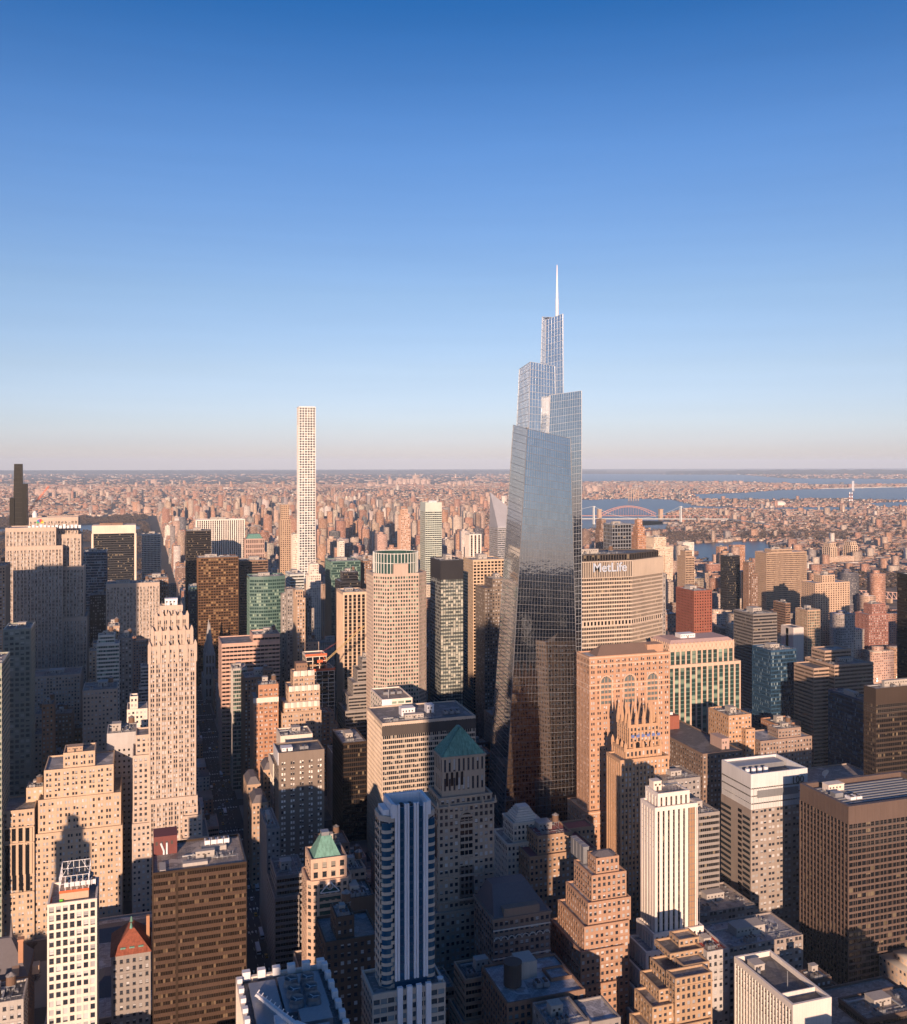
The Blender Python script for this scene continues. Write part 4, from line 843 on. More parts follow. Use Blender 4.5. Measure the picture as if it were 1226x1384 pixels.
# white-crowned and brown pair
S_f = S_PAIR(TAN)
B = hero('office_tower', 'tan tower with scalloped white crown tiers in the middle of the left half', 860, 34, [(393, 425, 908, 12, 16), (385, 432, 928, 8, 24), (378, 432, 950, 3, 30), (374, 434, 962)], S_f, nwin=60, clut=False, fin=False)
for (a, b, c, d, z) in B.t[:3]:
    m = MB(); n = max(3, int((b-a)/5))
    for i in range(n):
        xx = a+(b-a)*(i+.5)/n; ww = (b-a)/n*.46; pts = [(xx-ww, c-.8), (xx, c-2.0), (xx+ww, c-.8), (xx+ww, c+.4), (xx-ww, c+.4)]; m.prism(pts, z-3.5, z+1.2)
    B.part('scalloped_crown', m, WHITE)
x0, x1, y0, y1, z = B.t[0]; bulkhead(B, x0+3, x1-6, y0+3, y1-3, z-1, 8, BROWN); B.finish(60)
B = hero('office_building', 'orange brick building with a white cornice band beside the avenue', 855, 30, [(346, 376, 925, 4, 20), (338, 376, 943)], St(BRICK, 'stone', fh=3.8, bw=4.6, pf=.42, sf=.5, mid=.12, top=4), nwin=80, tank=1, fin=False); x0, x1, y0, y1, z = B.t[1]; m = MB(); m.box(x0-.5, x1+.3, y0-.6, y0-.3, z-4, z+.3); B.part('cornice', m, WHITE); B.finish(80)
hero('office_building', 'old dark brick building in shade with a sunlit corner turret', 930, 34, [(326, 368, 915), (359, 369, 905, -2, 10)], S_DECO(BROWN)); hero('office_building', 'grey green glass building beside the pink banded building', 960, 24, [(312, 334, 903)], S_CURT(CONC, 'green'))
hero('office_building', 'green glass building with a blank white penthouse wall', 780, 30, [(374, 422, 993, 4, 24), (363, 422, 1030)], St(wall('penthouse_white', (.66, .58, .50)), 'green', fh=4, bw=3, pf=.1, sf=.3, top=12), roof=M_ROOF[0])
DBn = wall('dark_taupe_brick', (.205, .165, .135)); B = hero('office_block', 'dark taupe brick block with rows of bright square windows', 720, 26, [(377, 438, 1015)], St(DBn, 'bright', fh=4.1, bw=6.2, pf=.56, sf=.50, mid=.06, po=.18, so=.15, top=7, ), nwin=90, fin=False, clut=False, roof=M_ROOF[2])
x0, x1, y0, y1, z = B.t[0]; m = MB(); m.box(x0-.8, x0-.3, y0-.4, y1, z-9, z+.4); B.part('white_side_wall', m, WPAINT); bulkhead(B, x0+3, x0+11, y0+6, y0+14, z-1, 2.2, WPAINT); cooler(B, x0+18, y0+8, z-1, 3, 2); B.finish(90)
hero('office_block', 'dark bronze gridded block with pale roof edges behind the dark taupe block', 800, 44, [(450, 495, 1003)], St(BRONZE, 'dark', fh=3.9, bw=1.9, pf=.14, sf=.3, po=.3, so=.12, top=2), roof=M_ROOF[3])
for (a, b, yt, Y_, D_, lab) in ((334, 352, 1060, 770, 26, 'narrow tan town house with a slate gable beside the avenue'), (341, 362, 1085, 735, 22, 'pale narrow house with a mansard gable, nearest of its row to the orange brick building'), (352, 372, 1040, 800, 22, 'tan house with stepped chimneys under the orange brick building')):
    B = hero('town_house', lab, Y_, D_, [(a, b, yt)], S_STONE(TAN), clut=False, fin=False); x0, x1, y0, y1, z = B.t[0]; hip(B, rect(x0, x1, y0, y1), z, z+5, 3.2, SLATE); B.finish(30)
hero('office_building', 'slim grey slab with a mechanical roof left of the dark taupe block', 640, 40, [(361, 378, 1120)], S_STONE(GREYB)); hero('office_building', 'curved balconied building in shade left of the green pyramid tower', 600, 40, [(374, 412, 1182, 4, 30), (372, 404, 1212)], S_RIB(GREYB, 'dark'))
# ---- middle
Y = 930; X0, X1 = XX(507, Y), XX(580, Y); oc = wall('octagon_stone', (.47, .37, .31)); B = Building('office_tower', 'octagonal pale stone tower with a ribbed glass drum crown'); zt = ZZ(775, (X0+X1)/2, Y)
ch = 11; B.tier(chamfer(X0+1, X1, Y, Y+(X1-X0)-3, ch), 0, zt, St(oc, 'green', fh=3.9, bw=2.7, pf=.36, sf=.42, po=.3, so=.2, top=3), roof=M_ROOF[0])
cx, cy = (X0+X1)/2, Y+(X1-X0)/2-1; rr = (X1-X0)*.405; zc = ZZ(746, cx, cy)
m = MB(); m.cyl(cx, cy, zt-1, zc, rr, rr, 32, top=False); m.cyl(cx, cy, zc-6, zc-5.8, rr-.3, n=32); B.part('glass_crown', m, g('green')); m = MB()
for i in range(40): t = 2*math.pi*i/40; m.beam((cx+(rr+.4)*math.cos(t), cy+(rr+.4)*math.sin(t), zt-1), (cx+(rr+.4)*math.cos(t), cy+(rr+.4)*math.sin(t), zc+.6), .45)
for zz in (zc, (zt+zc)/2):
    for i in range(32): t, t2 = 2*math.pi*i/32, 2*math.pi*(i+1)/32; m.beam((cx+rr*math.cos(t), cy+rr*math.sin(t), zz), (cx+rr*math.cos(t2), cy+rr*math.sin(t2), zz), .4)
B.part('crown_rib', m, wall('pale_metal', (.6, .6, .58), .4)); m = MB(); m.box(cx-9, cx+6, Y-.5, Y+4, zt-2, ZZ(762, cx, Y)); B.part('stone_panel', m, oc); B.finish()
hero('office_tower', 'black-topped tower with dark glass and pale bands', 1040, 40, [(582, 626, 757)], St(BLACK, 'pale', fh=4, bw=3, pf=.16, sf=.36, po=.2, so=.14, top=22, span=wall('green_grey_band', (.36, .38, .34), .5)), roof=M_ROOF[2])
hero('office_tower', 'wide tan gridded tower just left of the glass skyscraper', 1150, 40, [(626, 682, 756)], St(wall('golden_stone', (.54, .41, .29)), 'dark', fh=4.1, bw=4.6, pf=.3, sf=.38, po=.35, so=.4, top=2.5), roof=M_ROOF[1])
B = hero('office_tower', 'brown brick tower in shade against the left foot of the glass skyscraper', 990, 30, [(655, 686, 782, 2, 26), (643, 686, 794)], S_STONE(wall('dark_taupe_brick', (0, 0, 0)))); 
B = hero('office_tower', 'small copper-lanterned tower top behind the brown brick tower', 1250, 20, [(656, 666, 780)], S_DECO(TAN), clut=False, fin=False); x0, x1, y0, y1, z = B.t[0]; hip(B, rect(x0, x1, y0, y1), z-1, z+12, 4, COPPER); m = MB(); m.cyl((x0+x1)/2, (y0+y1)/2, z+11, z+17, 1.6, .2, 8); B.part('finial', m, COPPER); B.finish()
# slanted-top tower
Y = 1600; X0, X1 = XX(673, Y), XX(712, Y); B = Building('office_tower', 'silver tower with a slanted wedge top behind the glass skyscraper'); z1 = ZZ(712, X0, Y); z2 = ZZ(666, X0, Y); sv = wall('silver_panel', (.50, .50, .52), .35, metal=.4)
B.tier(rect(X0, X1, Y, Y+44), 0, z1, S_RIB(sv, 'office')); m = MB(); m.face([(X0, Y-.4, z1), (X1, Y-.4, z1), (X1, Y+2, z1+8), (X0, Y+40, z2)]); m.prism([(X0-.3, Y-.3), (X1, Y-.3), (X1, Y+44), (X0-.3, Y+44)], z1-3, z1); m.face([(X0, Y+44, z1), (X0, Y+40, z2), (X0, Y-.4, z1)][::-1]); m.face([(X1, Y-.4, z1), (X1, Y+44, z1), (X0, Y+44, z1), (X0, Y+40, z2), (X1, Y+2, z1+8)]); B.part('slanted_top', m, sv); B.finish()
B = hero('office_tower', 'pale green banded glass tower with a thin mast', 1950, 40, [(568, 597, 679)], St(wall('mint_panel', (.50, .56, .50), .4), 'dark', fh=4.4, bw=4, pf=.12, sf=.46, po=.2, so=.3, top=20), clut=False, fin=False); x0, x1, y0, y1, z = B.t[0]; m = MB(); m.beam((x0+8, y0+10, z-1), (x0+8, y0+10, z+32), .5, .2); B.part('mast', m, BROWN); bulkhead(B, x0+10, x1-8, y0+8, y0+20, z-1, 4, WPAINT); B.finish()
B = hero('apartment_tower', 'ornate tan tower tapering to a pale crown', 2000, 26, [(541, 551, 688, 6, 12), (539, 553, 695, 3, 18), (537.5, 554.5, 715)], S_DECO(wall('peach_stone', (.52, .34, .25)))); hero('office_tower', 'white striped block standing left of the glass skyscraper', 2000, 30, [(629, 650, 722)], St(wall('white_marble', (0, 0, 0)), 'dark', fh=4, bw=8, pf=.5, sf=.1, po=1, so=.05)); hero('office_building', 'small cream tower with an arched crown in the middle distance', 1700, 20, [(456, 465, 731)], S_DECO(WHITE))
# ---- the glass skyscraper
OVG = glass('tower_glass', dark=(.40, .445, .49), pale=(.36, .38, .40), p=.0, rough=.03, bump=.03, metal=1.0, blind=False, vary=.12); OVF = wall('tower_fin', (.20, .20, .21), .4, metal=.3)
OVG2 = glass('tower_glass_upper', dark=(.46, .51, .57), pale=(.6, .6, .6), p=0, rough=.04, bump=.03, metal=.95, blind=False, vary=.15); OVS = wall('tower_fin_silver', (.45, .47, .50), .35, metal=.2)
sky_ = empty('glass_skyscraper', (300, 725, 0), 'tallest tower, four interlocking tapering glass volumes topped by a white spire', 'skyscraper')
def volume(bot, top, zb, zts, name, fh=6.2, bw=2.7, crown=True, fins=.075, glz=1):
    """tapering glass volume: bot/top are four corners (CCW), zts the heights of the top corners"""
    G, Fm = MB(), MB(); n = 4; o = (300, 725, 0)
    B0 = [Vector((p[0], p[1], zb)) for p in bot]; T0 = [Vector((p[0], p[1], z)) for p, z in zip(top, zts)]
    for i in range(n):
        j = (i+1) % n; a, b, c, d = B0[i], B0[j], T0[j], T0[i]; L = ((b-a).length+(c-d).length)/2; nb = max(2, round(L/bw)); nf = max(2, round((((c-b)+(d-a))/2).z/fh))
        no = (b-a).cross(d-a).normalized()
        P = lambda u, v: a*(1-u)*(1-v)+b*u*(1-v)+c*u*v+d*(1-u)*v
        K = max(1, nf//3)
        for k in range(K): G.face([P(0, k/K), P(1, k/K), P(1, (k+1)/K), P(0, (k+1)/K)], [(i*50, k/K*nf), (i*50+nb, k/K*nf), (i*50+nb, (k+1)/K*nf), (i*50, (k+1)/K*nf)])
        for u in range(nb+1): Fm.beam(P(u/nb, 0)+no*.12, P(u/nb, 1)+no*.12, fins if 0 < u < nb else fins*3)
        for v in range(nf+1): Fm.beam(P(0, v/nf)+no*.10, P(1, v/nf)+no*.10, .17)
        for v in range(nf*2): 
            if v % 2: Fm.beam(P(0, v/nf/2)+no*.05, P(1, v/nf/2)+no*.05, .05)
    G.face([t-Vector((0, 0, 5.0)) for t in T0])
    G.build('glass_skin', OVG if name == 'lattice' or not glz else OVG2, sky_, o); Fm.build(name, OVF if name == 'lattice' else OVS, sky_, o)
# front volume, then the three behind it, each rising higher
Y0 = 697
volume([(265, Y0), (334, Y0), (334, Y0+52), (270, Y0+52)], [(XX(713, 715), 715), (XX(771, 715), 715), (XX(771, 715), 742), (XX(694, 749), 749)], 0, [347.5, 340, 342, 352], 'lattice')
volume([(300, 722), (XX(786, 722)+0, 722), (XX(786, 722)+2, 762), (302, 762)], [(XX(744, 730), 730), (XX(786, 730), 730), (XX(786, 730)+2, 758), (XX(737, 744), 744)], 0, [ZZ(534, XX(744, 730), 730), ZZ(528, XX(786, 730), 730), 380, ZZ(537, XX(737, 744), 744)], 'silver_lattice', glz=0)
volume([(XX(714, 737), 737), (XX(752, 737), 737), (XX(752, 737), 764), (XX(697, 764), 764)], [(XX(717, 739), 739), (XX(750, 739), 739), (XX(750, 739), 762), (XX(702, 762), 762)], 330, [ZZ(489, XX(717, 739), 739), ZZ(495, XX(750, 739), 739), 401, ZZ(499, XX(702, 762), 762)], 'silver_lattice')
volume([(XX(735, 750), 750), (XX(761.5, 750), 750), (XX(761.5, 750), 768), (XX(728, 764), 764)], [(XX(738, 752), 752), (XX(761, 752), 752), (XX(761, 752), 764), (XX(733, 763), 763)], 340, [ZZ(432, XX(738, 752), 752), ZZ(424, XX(761, 752), 752), 446, ZZ(428, XX(733, 763), 763)], 'silver_lattice', fh=5.6)
sp_ = MB(); sx = XX(753, 758); sp_.cyl(sx, 758, 428, ZZ(405, sx, 758), 1.5, 1.3, 8); sp_.cyl(sx, 758, ZZ(405, sx, 758), ZZ(358, sx, 758), 1.15, .35, 8); sp_.build('spire', WPAINT, sky_, (300, 725, 0))
wpn = MB(); xw, xv = XX(744, 730), XX(737, 744); wpn.face([(xv-.5, 744, ZZ(577, xv, 744)), (xw-.5, 730, ZZ(580, xw, 730)), (xw-.5, 730, ZZ(536, xw, 730)), (xv-.5, 744, ZZ(539, xv, 744))]); wpn.face([(xv-.9, 744, ZZ(577, xv, 744)), (xw-.9, 730, ZZ(580, xw, 730)), (xw-.9, 730, ZZ(536, xw, 730)), (xv-.9, 744, ZZ(539, xv, 744))]); wpn.build('sun_glint_panel', wall('sun_glint_white', (.85, .86, .88), .35, var=.03, stain=.02), sky_, (300, 725, 0))  # white sheet stands in for the sun's highlight on the west glass
sp_ = MB(); sp_.box(sx-6.5, sx+2.5, 755, 761, 434, 441); sp_.build('crown_screen', WPAINT, sky_, (300, 725, 0))
m = MB(); m.box(262, 338, 694.5, 757, 0, 22); m.build('podium', OVF, sky_, (300, 725, 0))
FOOT.append((262, 345, 690, 768, 300))
# ---- the long octagonal slab with the sign
ml = wall('precast_concrete', (.52, .43, .35)); Y = 852; xa, xb = 402, XX(854, Y); xr, yr = XX(895, 876), 876
pts = [(xa, Y), (xb, Y), (xr, yr), (xr, yr+14), (xb, yr+36), (xa, yr+36), (xa-46, yr+14), (xa-46, yr)]
zt = ZZ(757, xb, Y); zl = ZZ(779, xb, Y); zk = ZZ(840, xb, Y); B = Building('office_tower', 'broad octagonal concrete slab with a large sign below its roof, right of the glass skyscraper')
sm = St(ml, 'dark', fh=4.0, bw=1.9, pf=.2, sf=.36, po=.3, so=.55, top=.6)
B.tier(pts, 0, zk-3, sm); B.tier(offset(pts, -.6), zk-3.1, zk+2, dict(St(ml, 'dark', fh=6, bw=3.8, pf=.42, sf=.22), top=.3), noroof=True); B.tier(pts, zk+1.9, zl, sm)
B.tier(offset(pts, .2), zl-.5, zt, St(wall('concrete_fin', (.50, .42, .35)), 'dark', fh=14, bw=1.9, pf=.38, sf=.05, po=.9, so=.04, top=.8), noroof=True); B.tier(offset(pts, -3.5), zt-.8, zt+6.5, St(LOUV, 'dark', fh=6, bw=3, pf=.3, sf=.2, top=1), roof=M_ROOF[2])
clutter(B, xa, xb, Y+12, Y+32, zt+5.5, 12); cv = bpy.data.curves.new('s', 'FONT'); cv.body = 'MetLife'; cv.size = 15.5; cv.extrude = .4; cv.offset = .22; tmp = bpy.data.objects.new('t', cv); C.objects.link(tmp); bpy.context.view_layer.update(); me = bpy.data.meshes.new_from_object(tmp); bpy.data.objects.remove(tmp)
me.materials.clear(); me.materials.append(flat('sign_letter', (.42, .48, .58), .5)); sg = bpy.data.objects.new('sign_lettering', me); r_ = B.finish(); C.objects.link(sg); sg.parent = r_
wid = max(v.co.x for v in me.vertices); sx0, sx1 = XX(801, Y-1.6), XX(847, Y-1.6); sg.scale = ((sx1-sx0)/wid,)*2+(1,); sg.rotation_euler = (math.radians(90), 0, 0); sg.location = (sx0-r_.location.x, Y-1.7-r_.location.y, ZZ(773, sx0, Y))
B = hero('office_building', 'white dome-like dish roof building behind the octagonal concrete slab', 980, 20, [(893, 899, 775)], S_DECO(GREYB), clut=False)
# ---- right of it
LB = wall('rose_brick', (.43, .26, .17)); S_l = St(LB, 'stone', fh=3.9, bw=5.2, pf=.46, sf=.5, mid=.12, po=.22, so=.16, top=3)
Y = 655; B = hero('office_tower', 'massive rose brick tower with arched upper windows and a brown hip roof', Y, DB(797, 780, 655), [(797, 905, 884)], S_l, nwin=98, clut=False, fin=False); x0, x1, y0, y1, z = B.t[0]; trim = wall('pale_terracotta', (.55, .40, .30))
B.tier(rect(x0-5, x1+4, y0-4, y1+6), 0, 60, S_l)
hip(B, rect(x0+8, x1-8, y0+4, y1-3), z-1, z+6, 7, wall('roof_brown', (.16, .11, .09))); m = MB(); m.box(x1-16, x1-2, y0+6, y1-5, z-1, z+5); B.part('bulkhead', m, LB)
m = MB(); tt = np.linspace(0, math.pi, 10)
for fx in (.17, .46, .75):
    c = x0+(x1-x0)*(fx+.03); r0 = 5.0
    for a, b in zip(tt, tt[1:]): m.beam((c+r0*math.cos(a), y0-.4, z-20+r0*math.sin(a)), (c+r0*math.cos(b), y0-.4, z-20+r0*math.sin(b)), .55)
    for s_ in (-r0, r0): m.beam((c+s_, y0-.4, z-40), (c+s_, y0-.4, z-20), .5)
for zz in (z-1.5, z-7, z-22, z-26): m.box(x0-.5, x1+.5, y0-.5, y0-.2, zz, zz+.8); m.box(x0-.5, x0-.2, y0, y1, zz, zz+.8)
for zz in (60, 52): m.box(x0-8.5, x1+4.5, y0-4.5, y0-4.2, zz-2, zz-1)
B.part('terracotta_trim', m, trim)
m = MB()
for fx in (.17, .46, .75): arch(m, x0+(x1-x0)*(fx+.03), y0-.3, z-38, 8.4, 22.0)
B.part('arched_window', m, g('pale'))
for fx in (.17, .46, .75):
    m = MB(); c = x0+(x1-x0)*(fx+.03)
    for q in range(5): m.box(c-4.2, c+4.2, y0-.45, y0-.31, z-38+q*4, z-36.3+q*4)
    for q in (-1.4, 1.4): m.box(c+q-.25, c+q+.25, y0-.5, y0-.46, z-38, z-17)
    B.part('mullion', m, LB)
B.finish(98)
# pinnacled tower in front of it
Y = 590; B = hero('office_tower', 'tan brick tower crowned with a ring of pointed pinnacles', Y, 34, [(851, 890, 978, 5, 17), (846, 893, 1010, 3, 20), (839, 903, 1024, 0, DB(839, 821, 590))], S_DECO(wall('honey_brick', (.46, .29, .18))), nwin=60, clut=False, fin=False); x0, x1, y0, y1, z = B.t[0]; hb = MATS['honey_brick']
for (a, b, c, d, zz), r0, hh in ((B.t[0], 1.5, 13), (B.t[1], 1.2, 5)):
    m = MB()
    for i in range(5):
        for yy in (c+.5, d-.5): xx = a+(b-a)*i/4; m.cyl(xx, yy, zz-2, zz+2.5, r0, r0, 6); m.cyl(xx, yy, zz+2.5, zz+hh, r0*.95, .1, 6)
    for i in range(1, 3):
        for xx in (a+.5, b-.5): yy = c+(d-c)*i/3; m.cyl(xx, yy, zz-2, zz+2.5, r0, r0, 6); m.cyl(xx, yy, zz+2.5, zz+hh, r0*.95, .1, 6)
    B.part('pinnacle', m, hb)
m = MB()
for i in range(6): m.box(x0+1+i*4, x0+3.4+i*4, y0-.75, y0-.6, z-9, z-7)
B.part('blue_tile', m, flat('blue_tile', (.12, .17, .38))); m = MB()
for i in range(3): arch(m, x0+6+i*5, y0-.7, z-22, 2.6, 10)
B.part('arched_window', m, g('dark')); B.finish(60)
# green-windowed tower with a lattice crown
Y = 800; B = hero('office_tower', 'pink stone tower with green glass strips and a crown of diamond lattice', Y, 42.5, [(905, 991, 868, 2, 34), (903, 1000, 896)], sty(fh=4.0, bw=6.0, pf=.26, sf=.25, po=.6, so=.06, mid=0, top=3, wall=wall('blush_stone', (.56, .41, .32)), glass=g('green'), span=GREENP), wf=False, clut=False, fin=False, nwin=98); x0, x1, y0, y1, z = B.t[0]; bl = MATS['blush_stone']; m = MB(); n = 8
for i in range(n):
    a = x0+(x1-x0)*i/n; b = x0+(x1-x0)*(i+1)/n; c = (a+b)/2
    for (p, q) in (((a, z-7), (c, z+1)), ((c, z+1), (b, z-7)), ((a, z+1), (c, z-7)), ((c, z-7), (b, z+1))): m.beam((p[0], y0-.9, p[1]), (q[0], y0-.9, q[1]), .45)
for i in range(4):
    a = y0+(y1-y0)*i/4; b = y0+(y1-y0)*(i+1)/4; c = (a+b)/2
    for (p, q) in (((a, z-7), (c, z+1)), ((c, z+1), (b, z-7)), ((a, z+1), (c, z-7)), ((c, z-7), (b, z+1))): m.beam((x0-.9, p[0], p[1]), (x0-.9, q[0], q[1]), .45)
B.part('diamond_lattice', m, trim); m = MB(); m.box(x0-.7, x1+.7, y0-.75, y0-.65, z-7.4, z-1); B.part('crown_panel', m, bl); hip(B, rect(x0-.5, x1+.5, y0-.5, y1), z, z+3, 4, wall('pink_roof', (.45, .32, .30))); bulkhead(B, x0+18, x0+34, y0+10, y0+20, z+2.5, 4, WPAINT); B.finish(98)
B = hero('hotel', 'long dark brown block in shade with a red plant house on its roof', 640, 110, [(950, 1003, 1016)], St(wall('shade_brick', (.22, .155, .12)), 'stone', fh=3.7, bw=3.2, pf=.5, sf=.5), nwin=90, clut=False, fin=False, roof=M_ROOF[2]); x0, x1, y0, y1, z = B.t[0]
m = MB(); m.box(x0+3, x0+22, y1-40, y1-28, z-1, z+10); B.part('red_plant_house', m, RED); cooler(B, x0+9, y1-34, z+10, 5, 2, WPAINT); bulkhead(B, x0+22, x1-6, y0+8, y0+24, z-1, 8, PINK); B.finish(90)
hero('office_building', 'orange brick building with a white roof behind the long dark block', 700, 30, [(985, 1015, 966), (1008, 1020, 985, -6, 20)], S_STONE(wall('amber_brick', (.46, .29, .18))), tank=0); hero('apartment_house', 'grey brown house with stepped roof and white penthouse', 690, 30, [(1052, 1082, 984, 5, 14), (1028, 1097, 998)], S_STONE(wall('mauve_brick', (.30, .22, .18))), nwin=80, tank=1)
hero('office_block', 'small grey flat-topped house between the pinnacled tower and the white tower', 575, 26, [(903, 946, 1052)], S_STONE(GREYB), roof=M_ROOF[1]); hero('office_block', 'narrow grey block with dark bands right of the white tower', 540, 26, [(944, 972, 1098)], S_RIB(GREYB, 'dark'))
hero('office_tower', 'dark red brick tower with small punched windows', 1100, DB(938, 914, 1100), [(938, 962, 798)], St(RED, 'dark', fh=3.8, bw=3.6, pf=.6, sf=.55), tank=1); hero('office_tower', 'two-tone dark office block in shade right of the lattice-crowned tower', 960, DB(1018, 992, 960), [(1018, 1050, 829)], S_RIB(wall('shade_concrete', (.20, .18, .17)), 'dark')); hero('office_tower', 'dark blue glass tower in shade below the blank white slab', 850, DB(1042, 1017, 850), [(1042, 1076, 878)], S_CURT(BLUEP, 'blue')); hero('office_tower', 'blank pale slab with a plain windowless front', 1010, 24, [(1056, 1086, 848)], St(wall('blank_white', (.55, .50, .47)), 'dark', fh=4, bw=30, pf=.97, sf=.9), blank=(0,), clut=False)
hero('apartment_tower', 'greenish tan glass tower with balconies right of the blank slab', 1080, 24, [(1076, 1108, 824)], S_GRID(TAN, 'green')); hero('apartment_tower', 'broad tan twin apartment tower with vertical strips', 1260, 34, [(1100, 1128, 777, 6, 20), (1083, 1148, 787)], St(TANM, 'dark', fh=3.5, bw=4.5, pf=.55, sf=.45, po=.4, so=.2)); hero('apartment_tower', 'very broad tan apartment slab with balconied bays', 1500, 34, [(1034, 1070, 742, 8, 18), (1021, 1090, 746)], S_GRID(TAN, 'dark'))
hero('office_tower', 'black glass tower right of the middle distance', 1400, DB(983, 974, 1400), [(983, 1000, 751)], S_CURT(BLACK, 'dark')); hero('apartment_tower', 'brown tower with a gabled dark crown right of the black glass tower', 1340, 26, [(1005, 1019, 760, 4, 14), (1003, 1024, 775)], S_DECO(BROWN)); hero('apartment_tower', 'tan tower with a dark square cap', 1350, 24, [(920, 935, 744, 4, 14), (916, 938, 752)], S_GRID(TAN, 'dark'))
B = hero('office_block', 'wide brown building with curving horizontal bands, partly sunlit', 790, 44, [(1128, 1180, 897), (1115, 1150, 878, 20, 20), (1100, 1130, 902, 8, 30)], S_RIB(wall('band_brown', (.40, .29, .22)), 'dark'), wf=False); hero('office_block', 'blue glass block in shade before the curving banded building', 715, DB(1168, 1120, 715), [(1168, 1186, 946)], S_CURT(BLUEP, 'blue'))
hero('office_tower', 'dark brown tower with a grey windowless top storey at the right edge', 620, DB(1184, 1168, 620), [(1184, 1290, 926)], St(wall('dark_anodised', (.07, .052, .043), .45, metal=.2), 'dark', fh=3.9, bw=1.8, pf=.12, sf=.38, po=.2, so=.12, top=13), roof=M_ROOF[1], nwin=60)
hero('apartment_tower', 'red brown tower with vertical stripes and a dark cap near the right edge', 1150, 28, [(1168, 1196, 816, 6, 16), (1156, 1200, 830)], S_DECO(wall('wine_brick', (.30, .15, .12)))); hero('office_tower', 'dark slab cut by the right edge', 900, 30, [(1213, 1270, 777)], S_CURT(DARK, 'dark')); hero('apartment_tower', 'dark brown tower with balcony bands right of the brick tower', 1250, 30, [(1052, 1068, 815)], S_RIB(BROWN, 'dark'))
hero('apartment_tower', 'dark patterned glass tower above the octagonal slab', 1600, 34, [(816, 853, 708)], sty(fh=7, bw=6, pf=.2, sf=.25, po=.4, so=.3, wall=STEEL, glass=g('dark'))); hero('apartment_tower', 'red brick tower with a stepped pointed top right of the patterned glass tower', 1620, 26, [(858, 868, 702, 6, 10), (856, 871, 712, 3, 18), (853, 873, 724)], S_STONE(BRICK)); hero('hospital', 'cream hospital block of stepped vertical masses', 1750, 40, [(871, 900, 726), (866, 909, 739, -6, 50), (890, 904, 750, -12, 30)], S_DECO(wall('cream_stone', (.62, .50, .38))))
hero('apartment_tower', 'brown tower in front of the suspension bridge', 1900, 24, [(806, 819, 702), (806, 815, 716, -8, 20)], S_STONE(BROWN)); hero('apartment_tower', 'pale twin-topped block above the green copper roof', 2250, 24, [(690, 694, 700)], S_STONE(WHITE), clut=False)
for i, (a, b, t, Y_, lab) in enumerate(((1112, 1131, 734, 2500, 'left one of the golden twin towers by the river'), (1140, 1159, 732, 2520, 'right one of the golden twin towers by the river'))): hero('apartment_tower', lab, Y_, 36, [(a+2, b-2, t, 4, 26), (a, b, t+5)], St(wall('golden_pier', (0, 0, 0)), 'dark', fh=6, bw=8, pf=.4, sf=.3, po=1, so=.3), group='golden twin towers')
hero('apartment_house', 'low golden slab linking the twin towers', 2490, 20, [(1108, 1165, 752)], S_STONE(TANM), clut=False)
hero('apartment_tower', 'pink brick towers cluster beside the near river water', 2100, 40, [(968, 983, 739, 0, 16), (985, 1007, 737, 8, 16)], S_STONE(BRICK)); hero('apartment_tower', 'tan and green glass slab by the near river', 2350, 30, [(916, 938, 733)], S_STONE(WHITE))
# ---- leaning black tower, far left
Y = 1650; B = Building('skyscraper', 'black faceted tapering skyscraper at the far left horizon'); BL = glass('black_glass', dark=(.03, .03, .03), pale=(.16, .10, .07), p=.3, rough=.15, metal=.3, blind=False); d = MB(); a, b, c = XX(12, Y), XX(18.5, Y), XX(30, Y); e = XX(37, Y)
B.org = ((a+e)/2, Y+15, 0)
d.prism([(XX(14, Y), Y), (XX(32, Y), Y), (XX(32, Y), Y+26), (XX(14, Y), Y+26)], 0, ZZ(627, b, Y), pts2=[(XX(19, Y+6), Y+6), (XX(30, Y+6), Y+6), (XX(30, Y+8), Y+18), (XX(19, Y+8), Y+18)])
d.prism([(XX(27, Y+2), Y+2), (e, Y+2), (e, Y+24), (XX(27, Y), Y+24)], 0, ZZ(654, c, Y), pts2=[(XX(30, Y+4), Y+4), (XX(36.5, Y+4), Y+4), (XX(36.5, Y+4), Y+20), (XX(30, Y+4), Y+20)]); d.prism([(XX(11, Y+1), Y+1), (XX(19, Y+1), Y+1), (XX(19, Y), Y+24), (XX(11, Y), Y+24)], 0, ZZ(673, a, Y), pts2=[(XX(13, Y+3), Y+3), (XX(19, Y+3), Y+3), (XX(19, Y), Y+20), (XX(13, Y), Y+20)])
B.part('glass_skin', d, wall('black_facade', (.007, .0065, .006), .4, spec=.15)); m = MB(); zz = 10
while zz < 315:
    t = zz/318; xl = XX(14, Y)+(XX(19, Y+6)-XX(14, Y))*t; xr_ = XX(32, Y)+(XX(30, Y+6)-XX(32, Y))*t; yy = Y+6*t; m.beam((xl, yy-.3, zz), (xr_, yy-.3, zz), .22)
    zz += 8
B.part('bracing', m, DARK); B.finish()
cr2 = empty('tower_crane', (XX(38, 1660), 1690, 0), 'small orange crane beside the black faceted skyscraper', 'crane'); o_ = (XX(38, 1660), 1690, 0); m = MB(); truss(m, o_, (o_[0], o_[1], 246), 3, 20, .3); m.build('mast', OR, cr2, o_); m = MB(); truss(m, (o_[0], 1690, 246), (XX(66, 1690), 1690, ZZ(657, XX(66, 1690), 1690)), 2, 12, .3); m.build('boom', OR, cr2, o_)
